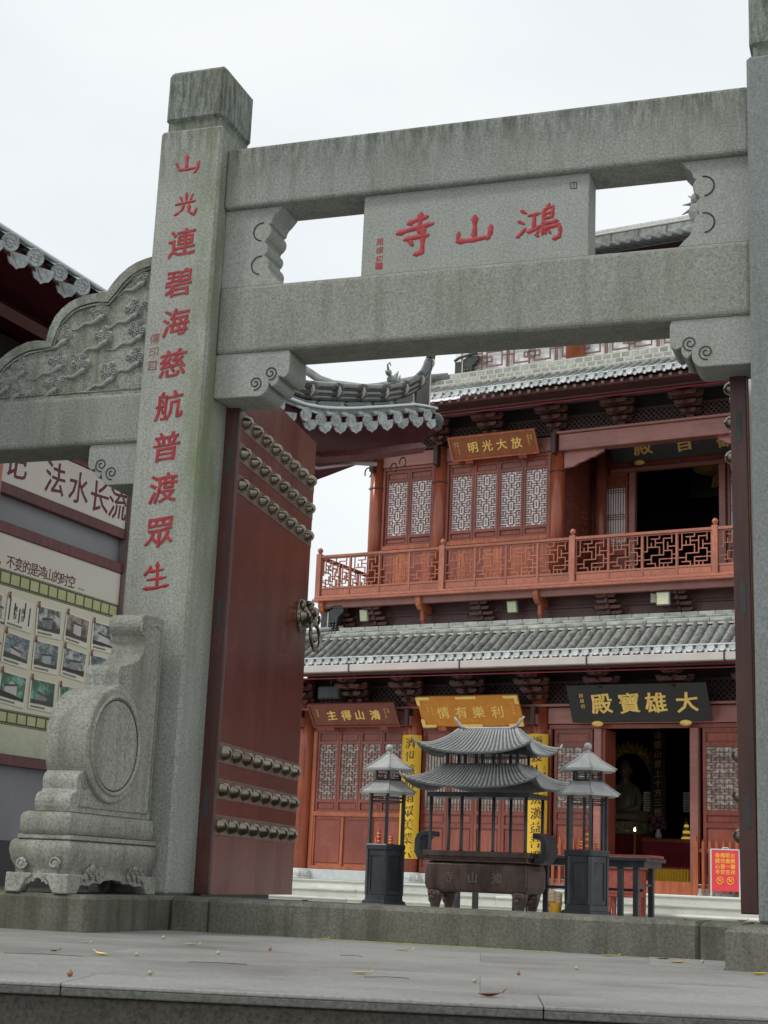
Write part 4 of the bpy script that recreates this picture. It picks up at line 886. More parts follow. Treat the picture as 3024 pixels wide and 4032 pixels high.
for k, (z0, z1, y, mt) in enumerate(((4.84, 4.875, -.42, 'mortar'), (4.875, 4.955, -.42, 'ridge_brick'), (4.955, 4.975, -.38, 'mortar'), (4.975, 5.03, -.38, 'ridge_brick'))):
    if mt == 'mortar': hb('mortar_bed', 'mortar', -17.0, XR, y, .10, z0, z1, .004)
    else:
        x = -17.0 + .15 * k
        while x < -5.6: MB().tube([(x + .003, y + .05, (z0 + z1) / 2), (x + .383, y + .05, (z0 + z1) / 2)], (z1 - z0) / 2 * 1.05, 8).obj('ridge_brick', 'ridge_brick', hall); x += .395
        hb('mortar_bed', 'mortar', -17.0, XR, y + .055, .10, z0 - .001, z1 + .001)
x = -16.9
while x < -5.6: hb('ridge_brick', 'ridge_brick', x, x + .303, -.31, -.24, 5.03, 5.10, .008); x += .315
m = MB(); m.tube([(-15.9, -.2, 5.12), (-16.3, -.4, 5.06), (-16.6, -.7, 4.92), (-17.0, -1.05, 4.74), (-17.4, -1.3, 4.66)], .05, 8); m.tube([(-15.9, -.2, 5.02), (-16.3, -.4, 4.96), (-16.6, -.7, 4.82), (-17.0, -1.05, 4.64), (-17.4, -1.3, 4.56)], .06, 8); m.obj('hip_ridge', 'ridge_brick', hall)
def ornament(X, y, z, k=1.0):
    m = MB(); m.box(X, X + .16 * k, y, y + .2, z, z + .46 * k); m.prism([(X + .17 * k, z), (X + .46 * k, z), (X + .44 * k, z + .10 * k), (X + .36 * k, z + .22 * k), (X + .38 * k, z + .36 * k), (X + .50 * k, z + .46 * k), (X + .52 * k, z + .55 * k), (X + .30 * k, z + .56 * k), (X + .17 * k, z + .50 * k)], 1, y + .02, y + .18)
    for q in range(14): m.ball((X + (.22 + .07 * (q % 3)) * k, y, z + (.03 + .055 * (q // 3)) * k), .032 * k, 8, 6, (1, .8, 1))
    m.tube([(X - .01, y - .01, z + .48 * k), (X + .10 * k, y - .01, z + .54 * k), (X + .30 * k, y - .01, z + .58 * k), (X + .50 * k, y - .01, z + .58 * k)], .03 * k, 6)
    m.obj('ridge_ornament', 'tile_dark', hall); MB().box(X + .155 * k, X + .175 * k, y - .004, y + .05, z, z + .48 * k).obj('ornament_edge', 'mortar', hall)
ornament(-16.36, -.34, 4.96)
# ---- balcony
hb('upper_apron', 'hall_purple', -16.2, XR, .10, .20, 4.9, 5.75); hb('apron_rail', 'hall_purple', -16.2, XR, .07, .10, 5.34, 5.40, .008)
hb('balcony_floor', 'hall_purple', -16.38, XR, -.36, 2.7, 5.69, 5.745); hb('balcony_fascia', 'hall_beam', -16.30, XR, -.37, -.27, 5.51, 5.688, .01); hb('balcony_ledge', 'rail_wood', -16.50, XR, -.51, -.30, 5.640, 5.690, .01); hb('balcony_ledge', 'rail_wood', -16.47, XR, -.49, -.28, 5.690, 5.745, .012)
hb('balcony_fascia', 'hall_beam', -16.30, -16.20, -.27, 2.7, 5.51, 5.688, .01)
for x in (-16.33, -14.08, -11.55, -7.2):
    MB().prism([(-.31, 5.69), (-.44, 5.69), (-.46, 5.56), (-.42, 5.46), (-.33, 5.39), (.08, 5.36), (.08, 5.50), (-.2, 5.56)], 0, x - .055, x + .055).obj('balcony_corbel', 'hall_orange', hall, bevel=.01)
    MB().prism([(-.24, 5.40), (-.22, 5.20), (-.16, 5.10), (-.10, 5.18), (-.04, 5.38)], 0, x - .035, x + .035).obj('corbel_foot', 'hall_orange', hall)
def balc_br():
    m = MB()
    for k in range(4):
        z = .40 - k * .095; y = -.22 + .075 * k
        ww = .26 if k > 1 else .20
        m.prism([(-ww, z), (-ww, z - .03), (-ww + .04, z - .06), (ww - .04, z - .06), (ww, z - .03), (ww, z)], 1, y - .03, y + .03)
        m.box(-.03, .03, y - .06, .10, z - .06, z + .03)
        if k > 1:
            for s in (-1, 1): m.tube([(s * ww, y, z), (s * (ww + .06), y, z + .03), (s * (ww + .07), y, z + .10)], .012, 5)
    return m.mesh('balcony_bracket', 'bracket_wood')
bb = balc_br()
for x in (-15.25, -12.85, -10.22, -8.85, -7.4, -16.0, -6.0): link('balcony_bracket', bb, hall, (x, 0, 5.12))
posts = [-16.42, -13.57, -10.81, -8.05, -5.29]
km = MB(); km.box(-.055, .055, -.055, .055, 0, .90); km.lathe([(.03, .90), (.03, .92), (.045, .935), (.058, .965), (.062, .985), (.05, 1.01), (.03, 1.03), (.004, 1.04)], 8); kmm = km.mesh('railing_post', 'rail_wood', clean=False)
def rule_meander(nx, nz):
    hs = [(0, nz, nx), (0, 0, nx)]; vs = [(0, 0, nz), (nx, 0, nz)]
    hs += [(0, 2, 2), (0, 4, 1), (1, 5, 3), (3, 6, 2), (2, 3, 3), (5, 4, 2), (4, 2, 2), (6, 5, 2), (6, 2, 2), (7, 3, 1), (1, 1, 2), (4, 1, 2), (2, 7, 2), (5, 7, 2), (6, 1, 1)]
    vs += [(1, 4, 4), (2, 1, 2), (3, 5, 2), (5, 3, 4), (4, 0, 2), (6, 4, 2), (7, 1, 3), (7, 6, 2), (3, 0, 1), (5, 0, 1), (2, 5, 1), (4, 3, 2), (6, 0, 1), (4, 7, 1)]
    return hs, vs
for i in range(len(posts)): link('railing_post', kmm, hall, (posts[i], -.40, 5.745))
def rail_run(p0, p1, n_, y, mk):
    for i in range(n_):
        a_, b_ = p0 + (p1 - p0) * i / n_, p0 + (p1 - p0) * (i + 1) / n_
        m = MB(); lat_bars(m, 0.018, b_ - a_ - .018, 5.985, 6.60, -.012, 8, 8, rule_meander, .0095, .022); mk(m.obj('railing_lattice', 'rail_wood'), a_)
        m = MB(); m.box(.015, b_ - a_ - .015, -.012, .01, 5.835, 5.95); mk(m.obj('railing_panel', 'rail_wood', bevel=.006), a_)
        if i: m = MB(); m.box(-.018, .018, -.025, .025, 5.80, 6.62); mk(m.obj('railing_stile', 'rail_wood'), a_)
    m = MB(); m.box(0, p1 - p0, -.04, .04, 6.615, 6.67); m.box(0, p1 - p0, -.02, .02, 5.95, 5.985); m.box(0, p1 - p0, -.02, .02, 5.80, 5.835); mk(m.obj('handrail', 'rail_wood', bevel=.006), p0)
def mk_front(o, a_): o.parent = hall; o.location = (a_, -.40, -.055)
def mk_side(o, a_): o.parent = hall; o.location = (-16.42, a_, -.055); o.rotation_euler = (0, 0, pi / 2)
for a_, b_ in zip(posts, posts[1:]): rail_run(a_ + .055, b_ - .055, 4, 0, mk_front)
rail_run(-.34, 2.7, 4, 0, mk_side)
# ---- upper storey
ucols = [-15.88, -14.34, -11.68, -7.36, -4.7, -3.16]
ucl = MB(); ucl.lathe([(.145, 5.80), (.15, 7.5), (.145, 9.08)], 18); uclm = ucl.mesh('upper_column', 'hall_column')
for x in ucols:
    c = link('upper_column', uclm, hall, (x, .9, 0))
    m = MB()
    for a_ in range(0, 360, 20): m.tube([(.155 * cos(R(a_)), .155 * sin(R(a_)), 8.29), (.175 * cos(R(a_)), .175 * sin(R(a_)), 8.33)], .007, 4)
    m.lathe([(.152, 8.30), (.156, 8.305), (.152, 8.32)], 16); m.obj('bird_wire', 'iron', c)
    hb('beam_bracket', 'hall_dark', x - .05, x + .05, .60, .76, 8.64, 9.08, .012)
for bx0, bx1, n_ in ((-15.70, -14.50, 2), (-14.17, -11.86, 4), (-7.18, -4.88, 4)):
    hb('upper_lintel', 'hall_beam', bx0 - .03, bx1 + .03, .86, .98, 8.76, 9.06, .01); hb('head_rail', 'hall_wood', bx0 - .03, bx1 + .03, .90, .99, 8.69, 8.755, .006)
    w_ = (bx1 - bx0 - .06) / n_; framed(0, 0, [bx0 + .03 + w_ * i for i in range(n_ + 1)], z0=7.26, z1=8.43, y=.93, rule=rule_window, nx=8, nz=24, glass='paper', lw=.0058, top=[(8.49, 8.63)], bottom=[(7.08, 7.20)], zb=7.03, zt=8.685, wood_='hall_orange' if False else 'hall_wood')
    hb('window_post', 'hall_wood', bx0 - .02, bx0 + .028, .88, 1.0, 5.8, 8.69); hb('window_post', 'hall_wood', bx1 - .028, bx1 + .02, .88, 1.0, 5.8, 8.69)
    hb('sill_rail', 'hall_orange', bx0 + .03, bx1 - .03, .87, 1.0, 6.94, 7.03, .008)
    k_ = int((bx1 - bx0) / .2)
    for i in range(k_):
        a_ = bx0 + .03 + (bx1 - bx0 - .06) * i / k_; b_ = bx0 + .03 + (bx1 - bx0 - .06) * (i + 1) / k_; hb('wall_board', 'hall_orange' if i % 3 else 'hall_wood', a_ + .002, b_ - .002, .94 + .004 * (i % 2), .98, 5.8, 6.94)
# central bay: deep porch behind a big tie beam
hb('porch_beam', 'hall_beam', -11.60, -7.44, .70, .98, 8.70, 9.04, .02, seg=2); hb('porch_beam_cap', 'hall_beam', -11.68, -7.36, .66, .80, 9.045, 9.10, .01)
for s, x in ((1, -11.53), (-1, -7.51)):
    MB().prism([(x, 8.70), (x + s * .86, 8.70), (x + s * .84, 8.64), (x + s * .74, 8.60), (x + s * .66, 8.55), (x + s * .55, 8.53), (x + s * .42, 8.47), (x + s * .33, 8.45), (x + s * .2, 8.38), (x, 8.36)], 1, .84, .92).obj('beam_corner_piece', 'hall_beam', hall, bevel=.006, clean=True)
hb('porch_ceiling', 'hall_dark', -11.7, -7.3, .98, 2.62, 9.2, 9.25); hb('porch_side', 'hall_wood', -11.74, -11.64, .98, 2.80, 5.8, 9.2); hb('porch_side', 'hall_wood', -7.4, -7.3, .98, 2.62, 5.8, 9.2)
f = MB(); lat_bars(f, 0, .62, 0, 1.9, 0, 7, 30, rule_brick, .01, .03); fl = f.mesh('lattice', 'hall_wood')
for y in (1.15, 1.85): link('side_lattice', fl, hall, (-11.63, y, 6.7), (0, 0, pi / 2)); hb('side_lattice_back', 'hall_dark', -11.65, -11.642, y, y + .64, 6.7, 8.6)
MB().lathe([(.13, 5.8), (.13, 9.2)], 14, (-11.35, 2.45)).obj('porch_column', 'hall_wood', hall)
yw = 2.62
hb('porch_wall', 'hall_wood', -11.64, -10.68, yw + .08, yw + .14, 5.8, 9.2); hb('porch_wall', 'hall_wood', -8.85, -7.4, yw + .08, yw + .14, 5.8, 9.2); hb('porch_wall', 'hall_wood', -10.68, -8.85, yw + .08, yw + .14, 8.70, 9.2)
hb('door_post', 'hall_beam', -10.80, -10.66, yw - .02, yw + .12, 5.8, 8.66, .01); hb('door_post', 'hall_beam', -8.88, -8.74, yw - .02, yw + .12, 5.8, 8.66, .01); hb('door_head', 'hall_beam', -11.2, -8.4, yw - .02, yw + .10, 8.665, 8.76, .01)
window_leaf(-11.36, -10.83, 7.1, 8.35, yw, rule_bars, 8, 26, 'paper', lw=.006, top=[(8.42, 8.58)], bottom=[(6.1, 6.9)], zb=5.82, zt=8.66, name='door_leaf', fr=.05)
window_leaf(-8.70, -8.12, 7.1, 8.35, yw, rule_bars, 8, 26, 'paper', lw=.006, top=[(8.42, 8.58)], bottom=[(6.1, 6.9)], zb=5.82, zt=8.66, name='door_leaf', fr=.05)
m = MB(); 
for i in range(14): m.box(-10.9 + .0 + i * .045 - .9 * 0, -10.9 + i * .045 + .02, yw - .25, yw - .23, 5.80, 6.25)
m.box(-10.95, -10.25, yw - .26, yw - .22, 6.25, 6.29); m.obj('porch_pickets', 'hall_wood', hall)
# upper eave
for a_, b_ in ((-15.75, -14.5), (-14.2, -11.83), (-11.53, -7.5), (-7.2, -4.85)): diamond(a_, b_, 9.11, 9.44, .86)
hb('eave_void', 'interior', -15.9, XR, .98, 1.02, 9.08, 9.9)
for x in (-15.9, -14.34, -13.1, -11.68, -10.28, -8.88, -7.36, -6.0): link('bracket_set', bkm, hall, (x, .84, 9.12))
hb('purlin', 'hall_purple', -16.3, XR, .02, .12, 9.56, 9.66, .02); hb('purlin', 'hall_purple', -16.3, XR, .42, .54, 9.60, 9.72, .02)
hb('rafter_shade_board', 'hall_dark', -16.3, XR, -.42, -.05, 9.575, 9.66)  # dark board added for the darkness under the rafter ends
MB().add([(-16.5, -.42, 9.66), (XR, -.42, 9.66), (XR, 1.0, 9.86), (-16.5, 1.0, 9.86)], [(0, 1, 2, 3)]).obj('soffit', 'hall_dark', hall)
m = MB(); m.tube([(-16.0, .12, 9.54), (XR, .12, 9.54)], .018, 6); m.obj('red_conduit', 'pipe_red', hall)
rf = MB().box(-.030, .030, -.47, -.40, 9.595, 9.655).mesh('rafter', 'hall_beam')
x = -16.2
while x < -5.0: link('rafter', rf, hall, (x, 0, 0)); x += .193
roof(-16.2, -5.6, -.52, 9.74, .55, 10.28, .193, 1, .055, curve=.02)
def ridge_course(x0, x1, y, z0, z1, L=.20, off=0):
    x = x0 + off
    hb('mortar_bed', 'mortar', x0, x1, y + .008, y + .5, z0 - .001, z1 + .001)
    while x < x1 - L: hb('ridge_brick', 'ridge_brick', x, x + L - .018, y, y + .06, z0 + .008, z1 - .008, .02); x += L
ridge_course(-14.7, -5.6, .62, 10.28, 10.40); ridge_course(-14.7, -5.6, .68, 10.41, 10.52, off=.10); ridge_course(-14.7, -5.6, .76, 10.53, 10.66)
hb('attic_wall', 'paper', -14.2, XR, 1.12, 1.16, 10.6, 11.9)
def rule_fret(nx, nz):
    hs = [(0, 0, nx), (0, nz, nx)]; vs = [(0, 0, nz), (nx, 0, nz)]
    hs += [(1, 1, 3), (1, 4, 3), (5, 1, 3), (5, 4, 3), (0, 3, 1), (3, 2, 3), (8, 3, 1), (3, 3, 3)]; vs += [(1, 1, 3), (4, 0, 1), (4, 4, 1), (8, 1, 3), (4, 1, 3), (5, 1, 3), (3, 2, 1), (6, 2, 1)]
    return hs, vs
for i in range(8):
    x = -14.0 + i * 1.1
    if abs(x + 11.1) < .2: pass
    m = MB(); lat_bars(m, x, x + 1.06, 10.72, 11.24, 1.02, 9, 5, rule_fret, .013, .03); m.tube([(x + .53 + .09 * cos(t), 1.012, 10.98 + .09 * sin(t)) for t in [k * pi / 8 for k in range(17)]], .014, 5); m.obj('fret_panel', 'fret_wood', hall)
for x in (-11.38, -6.4): MB().lathe([(.20, 10.66), (.19, 12.2)], 16, (x, 1.0)).obj('attic_column', 'hall_orange', hall)
ornament(-14.12, .95, 10.50, 1.05)
for q in range(4): ridge_course(-15.2 + .05 * q, -14.12, .72 + .04 * q, 10.32 + .09 * q, 10.40 + .09 * q)
m = MB(); m.tube([(-14.2, .8, 10.62), (-14.8, .5, 10.55), (-15.5, .1, 10.36), (-16.2, -.4, 10.22)], [.09, .08, .07, .06], 8); m.obj('hip_ridge', 'tile', hall)
# attic storey and top roof (seen through the gap in the gate)
hb('attic_core', 'hall_dark', -14.4, XR, 1.8, 9, 10.3, 13.3)
m = MB(); m.add([(-15.6, .9, 13.05), (XE, .9, 13.05), (XE, 4.0, 14.25), (-15.6, 4.0, 14.25)], [(0, 1, 2, 3)]); m.obj('tile_bed', 'tile_bed', hall)
m = MB(); x = -15.5
while x < -4.5: m.tube([(x, .9, 13.1), (x, 2.4, 13.62), (x, 3.95, 14.22)], .062, 6); x += .22
tm = m.obj('top_roof_tiles', 'tile', hall); tm['kind'] = 'stuff'
hb('main_ridge', 'ridge_brick', -13.9, XE, 3.9, 4.3, 14.20, 14.32, .03); hb('main_ridge', 'tile_end', -13.9, XE, 3.95, 4.25, 14.32, 14.42, .03)
hb('main_ridge', 'ridge_brick', -13.8, XE, 4.02, 4.18, 14.42, 14.80)
x = -13.7
while x < -5: hb('ridge_panel', 'tile', x, x + .62, 3.985, 4.02, 14.46, 14.76, .02); x += .66
MB().tube([(-13.8, 4.1, 14.86), (XE, 4.1, 14.86)], .09, 8).obj('ridge_cap', 'tile_end', hall); MB().tube([(-13.8, 4.0, 14.80), (XE, 4.0, 14.80)], .03, 6).obj('ridge_cap', 'mortar', hall)
m = MB(); m.ball((-9.65, 4.05, 14.95), .30, 12, 8, (1, .6, 1.2)); m.ball((-9.7, 4.05, 15.25), .20)
for a_ in range(0, 200, 30): m.tube([(-9.65 + .22 * cos(R(a_)), 4.05, 15.05 + .25 * sin(R(a_))), (-9.65 + .46 * cos(R(a_ + 12)), 4.05, 15.05 + .46 * sin(R(a_ + 12)))], [.05, .008], 6)
m.obj('ridge_finial', 'tile', hall)

# ================================================================ NAME BOARDS ON THE HALL
def board(label, x0, x1, yb, zb, yt, zt, mat, chars, cmat, csize, xs=None, trim=None, feet='red', side=None, frame=None, cz=.5, bold=.03):
    t = thing('name_board', label, 'sign', group='inscribed name boards on the hall')
    Lz = math.hypot(yt - yb, zt - zb); tilt = math.atan2(yb - yt, zt - zb); cx = (x0 + x1) / 2; w_ = (x1 - x0) / 2
    t.matrix_world = Matrix.Translation(hw(cx, yb, zb)) @ Matrix.Rotation(HR, 4, 'Z') @ Matrix.Rotation(tilt, 4, 'X')
    p = MB().box(-w_, w_, 0, .045, 0, Lz).obj('panel', mat, t, bevel=.008)
    if frame:
        m = MB(); e = .035
        for a_, b_, c_, d_ in ((-w_, w_, 0, e), (-w_, w_, Lz - e, Lz), (-w_, -w_ + e, e, Lz - e), (w_ - e, w_, e, Lz - e)): m.box(a_, b_, -.022, 0, c_, d_)
        m.obj('frame', frame, t, bevel=.004)
    if trim:
        m = MB(); e = .075
        for sx in (-1, 1):
            for sz in (0, 1):
                zz = (0, e * .8) if not sz else (Lz - e * .8, Lz); m.box(min(sx * w_, sx * (w_ - .30)), max(sx * w_, sx * (w_ - .30)), -.028, .0, *zz); zz = (e * .8, e * 2.4) if not sz else (Lz - e * 2.4, Lz - e * .8); m.box(min(sx * w_, sx * (w_ - e)), max(sx * w_, sx * (w_ - e)), -.028, .0, *zz)
        for zz in ((0, e * .8), (Lz - e * .8, Lz)): m.box(-.22, .22, -.028, 0, *zz)
        m.obj('gilt_mount', 'gold', t, bevel=.004)
    n_ = len(chars)
    for i, c in enumerate(chars): char(c, csize, cmat, t, (xs[i] * w_, -.001, Lz * cz), (1, 0, 0), (0, 0, 1), bold=bold, ext=.035, shear=.08)
    if side:
        for s, txt, sz in side:
            for q, c in enumerate(txt): char(c, sz, cmat, t, (s * w_, -.001, Lz * .72 - q * sz * 1.25), (1, 0, 0), (0, 0, 1), bold=0, ext=.01, name='small_character')
    for s in (-.62, .62):
        if feet == 'gold': MB().lathe([(.001, -.02), (.10, -.02), (.10, .02), (.001, .02)], 16, sx=1.1, sy=.55).xf(Matrix.Translation((s * w_ * 1.02, .0, -.02)) @ Matrix.Rotation(pi / 2, 4, 'X')).obj('foot', 'gold', t)
        else: MB().box(s * w_ - .09, s * w_ + .09, -.03, .05, -.075, .0).obj('foot', 'red_box' if feet == 'red' else 'hall_orange', t, bevel=.01)
    return t
board('black board with large gold characters above the open doorway of the lower storey', -10.86, -8.20, -.17, 3.13, -.55, 3.78, 'plaque_black', '殿寶雄大', 'gold', .42, (-.52, -.12, .26, .70), feet='gold', side=[(-.80, '趙樸初', .085)])
board('orange board with gilt corner mounts and seal script characters behind the burner roof', -13.97, -11.82, -.20, 3.08, -.58, 3.62, 'plaque_gold', '情有樂利', 'gold', .27, (-.52, -.16, .18, .55), trim=True, feet='wood', side=[(-.82, '光緒庚子', .05), (-.74, '二年仲冬', .05), (.86, '丙戌仲春', .055)], cz=.47, bold=.02)
board('plain brown board with gold characters at the left end of the lower storey', -16.47, -14.48, -.20, 3.10, -.52, 3.53, 'plaque_brown', '主得山鴻', 'gold', .235, (-.50, -.16, .15, .50), side=[(-.82, '丙戌年', .05), (.74, '歲次丁酉', .045), (.82, '山門', .05)], frame='plaque_brown')
board('light brown tilted board with four gold characters over the upper storey windows', -13.99, -12.03, .75, 8.71, .45, 9.15, 'plaque_brown2', '明光大放', 'gold', .245, (-.46, -.13, .20, .54), side=[(-.80, '佛曆二五五', .045), (-.86, '歲次', .045), (.82, '廣東信士', .045), (.89, '敬獻', .045)], frame='hall_orange')
board('black board with gold characters inside the upper porch, its top cut off by the beam', -11.12, -7.92, 2.50, 8.84, 2.10, 9.52, 'plaque_black', '殿音觀', 'gold', .42, (-.55, .0, .55), feet='gold', side=[(-.78, '本煥', .10)], cz=.42)
ib = board('dim black board with gold characters deep inside the upper doorway', -10.55, -8.5, 5.1, 9.9 - 1.35, 4.9, 9.22, 'plaque_black', '殿覺圓', 'gold_dim', .36, (.38, .9, -.3), feet='gold', cz=.5) if False else None
tI = thing('hall_tablet', 'dim black tablet with one gold character visible deep inside the upper doorway', 'sign', hw(-9.35, 5.0, 8.62), HR)
MB().box(-.9, .9, 0, .05, 0, .85).obj('panel', 'plaque_black', tI, bevel=.01); char('殿', .48, 'gold_dim', tI, (-.17, -.01, .42), (1, 0, 0), (0, 0, 1), bold=.025, ext=.03)
pl = thing('palace_lantern', 'faceted hanging palace lantern with dim gold panels inside the upper doorway', 'lantern', hw(-9.55, 4.2, 9.05), HR)
MB().lathe([(.12, .40), (.42, .28), (.45, .22), (.40, .18), (.36, -.05), (.22, -.12), (.001, -.12)], 6, smooth=False).obj('body', 'gold_dim', pl); MB().tube([(0, 0, .38), (0, 0, .42)], .012, 6).obj('cord', 'iron', pl)
for k in range(6): a_ = R(60 * k + 30); MB().box(-.14, .14, -.012, .012, .02, .17).xf(Matrix.Rotation(a_ + pi / 2, 4, 'Z') @ Matrix.Translation((0, -.345, 0)) if False else Matrix.Translation((.345 * cos(a_), .345 * sin(a_), 0)) @ Matrix.Rotation(a_ + pi / 2, 4, 'Z')).obj('pane', 'plaque_brown2', pl)

def couplet(x, text, label, small=None):
    t = thing('couplet_board', label, 'couplet board', hw(x, 0, 0), HR, group='yellow couplet boards on the columns')
    Rr = .225
    p = MB().grid(lambda u, v: (Rr * sin(R(-72 + 144 * u)), -Rr * cos(R(-72 + 144 * u)), .56 + 2.37 * v), 16, 1).grid(lambda u, v: ((Rr - .02) * sin(R(72 - 144 * u)), -(Rr - .02) * cos(R(72 - 144 * u)), .56 + 2.37 * v), 16, 1)
    for z in (.56, 2.93):
        p.add([((Rr if k % 2 == 0 else Rr - .02) * sin(R(-72 + 9 * (k // 2) * 1.0)), -(Rr if k % 2 == 0 else Rr - .02) * cos(R(-72 + 9 * (k // 2))), z) for k in range(34)], [(2 * i, 2 * i + 1, 2 * i + 3, 2 * i + 2) for i in range(16)])
    pb = p.obj('board', 'yellow', t)
    for i, c in enumerate(text):
        vs, fs = glyph(c, .010, .004, .10); s_ = .225; zc = 2.77 - i * .262; m = MB(); out_ = []
        for X, Y, Z in vs: a_ = (X * s_) / Rr + R(12); out_.append(((Rr + .0025 + Z * s_ * .5) * sin(a_), -(Rr + .0025 + Z * s_ * .5) * cos(a_), zc + Y * s_))
        m.add(out_, fs).obj('character', 'ink', t)
    if small:
        for i, c in enumerate(small):
            vs, fs = glyph(c, .0, .004, .0); s_ = .075; zc = 2.30 - i * .10; m = MB()
            m.add([((Rr + .003) * sin((X * s_) / Rr + R(52)), -(Rr + .003) * cos((X * s_) / Rr + R(52)), zc + Y * s_) for X, Y, Z in vs], fs).obj('small_character', 'ink', t)
couplet(-14.28, '濟世慈航雨眾美業云', 'yellow curved board with black characters on the column behind the left lantern')
couplet(-11.60, '橋渡人間法漢益吾燈', 'yellow curved board with black characters on the column right of the incense burner', '乙未年吉日立')

# ================================================================ BURNER, LANTERNS, TABLE
def mini_roof(par, c, hx, hy, tx, ty, ze, zt, lift, mat, nrib, name, thick=.02, ext=.05, pw=1.5, rr=.011):
    def P(side, s, t):
        e = abs(s) ** 3; a_ = hx if side % 2 == 0 else hy; b_ = hy if side % 2 == 0 else hx; at, bt_ = (tx, ty) if side % 2 == 0 else (ty, tx)
        ox, oy = s * (a_ + ext * e), -(b_ + ext * e); px, py = s * at, -bt_; k = t
        x, y = ox + (px - ox) * k, oy + (py - oy) * k; z = ze + (lift * e) * (1 - t) ** 1.6 + (zt - ze) * t ** pw
        for _ in range(side): x, y = -y, x
        return (c[0] + x, c[1] + y, z)
    m = MB()
    for sd in range(4): m.grid(lambda u, v, sd=sd: P(sd, -1 + 2 * u, v), 18, 6); m.grid(lambda u, v, sd=sd: (lambda q: (q[0], q[1], q[2] - thick))(P(sd, 1 - 2 * u, v)), 18, 6); m.grid(lambda u, v, sd=sd: (lambda q: (q[0], q[1], q[2] - thick * (1 - v)))(P(sd, -1 + 2 * u, 0)), 18, 1)
    m.box(c[0] - tx, c[0] + tx, c[1] - ty, c[1] + ty, zt - .03, zt)
    r_ = m.obj(name, 'roof_gap', par)
    rb = MB()
    for sd in range(4):
        n_ = nrib if sd % 2 == 0 else max(3, int(nrib * hy / hx))
        for i in range(n_):
            s = -1 + 2 * (i + .5) / n_; rb2 = MB(); rb2.tube([(lambda q: (q[0], q[1], q[2] + .004))(P(sd, s, t / 6)) for t in range(7)], rr, 5); rb2.obj('roof_rib', mat, r_)
        rb.tube([(lambda q: (q[0], q[1], q[2] + .012))(P(sd, 1, t / 8)) for t in range(9)], [rr * (1.6 if t else 1.2) for t in range(9)], 6)
        q = P(sd, 1, 0); dx, dy = q[0] - c[0], q[1] - c[1]; dl = math.hypot(dx, dy); rb.tube([(q[0], q[1], q[2]), (q[0] + dx / dl * .03, q[1] + dy / dl * .03, q[2] + .03), (q[0] + dx / dl * .045, q[1] + dy / dl * .045, q[2] + .07)], [rr * 1.4, rr * 1.1, rr * .6], 6)
    rb.obj('hip_rib', mat, r_)
    return r_
BX, BY = -8.73, -8.38
bn = thing('incense_burner', 'bronze incense burner box on lion feet under a two tier tiled metal canopy', 'incense burner', HO, HR)
x0, x1, y0, y1 = -9.46, -8.00, BY - .30, BY + .30
m = MB(); ring = []
zp = [(.03, .05), (.06, .02), (.12, .0), (.32, -.0), (.38, .01), (.405, .03), (.415, .07)]
vs = []
for z, d in zp: vs += [(x0 + d, y0 + d, z), (x1 - d, y0 + d, z), (x1 - d, y1 - d, z), (x0 + d, y1 - d, z)]
fs = [(0, 3, 2, 1)] + [(4 * i + k, 4 * i + (k + 1) % 4, 4 * i + (k + 1) % 4 + 4, 4 * i + k + 4) for i in range(len(zp) - 1) for k in range(4)] + [tuple(4 * (len(zp) - 1) + k for k in range(4))]
bx = m.add(vs, fs).obj('box', 'iron_box', bn, bevel=.02, seg=2)
for c, x in (('寺', -9.10), ('山', -8.76), ('鴻', -8.42)): char(c, .15, 'lit_relief_bronze', bx, (x, y0 - .001, .215), (1, 0, 0), (0, 0, 1), bold=.022, ext=.07)
MB().box(x0 - .01, x1 + .01, y0 - .01, y1 + .01, .415, .445).obj('rim_foot', 'iron_box', bn, bevel=.008); m = MB()
for a_, b_, c_, d_ in ((x0 - .03, x1 + .03, y0 - .03, y0 + .06), (x0 - .03, x1 + .03, y1 - .06, y1 + .03), (x0 - .03, x0 + .06, y0 + .06, y1 - .06), (x1 - .06, x1 + .03, y0 + .06, y1 - .06)): m.box(a_, b_, c_, d_, .48, .55)
m.box(x0, x1, y0, y1, .445, .48); m.obj('rim', 'iron_box', bn, bevel=.006); MB().box(x0 + .06, x1 - .06, y0 + .06, y1 - .06, .48, .53).obj('ash_bed', 'courtyard', bn)
for sx, sy in ((x0 + .12, y0 + .10), (x1 - .14, y0 + .10), (x0 + .12, y1 - .1), (x1 - .14, y1 - .1)):
    m = MB(); m.lathe([(.07, -.38), (.085, -.34), (.055, -.25), (.06, -.15), (.095, -.03), (.11, .04), (.06, .06)], 12, (sx, sy)); m.ball((sx - .03, sy - .085, -.0), .035, 8, 6); m.ball((sx + .03, sy - .085, -.0), .035, 8, 6); m.ball((sx, sy - .10, -.05), .035, 8, 6); m.ball((sx, sy - .09, .03), .03, 8, 6)
    for q in range(6): m.ball((sx + .08 * cos(q), sy - .06 * abs(sin(q)), -.01 - .02 * q), .022, 6, 5)
    m.obj('lion_foot', 'iron_box', bn)
for s, x in ((-1, x0 - .03), (1, x1 + .03)):
    m = MB(); P = [(0, .42), (.14, .44), (.19, .52), (.19, .68), (.16, .76), (.08, .80), (-.02, .80), (-.02, .73), (.06, .73), (.10, .69), (.10, .54), (.06, .50), (0, .49)]
    m.prism([(x + s * px, z) for px, z in P], 1, BY - .20, BY + .14); m.obj('ear_handle', 'iron', bn, bevel=.012, clean=True)
for x in (-9.41, -8.957, -8.503, -8.05):
    for y in (y0 + .03, y1 - .03): MB().lathe([(.026, .55), (.022, .57), (.022, 1.30)], 10, (x, y)).obj('canopy_post', 'iron', bn)
MB().box(x0, x1, y0, y1, 1.24, 1.30).obj('canopy_frame', 'iron', bn)
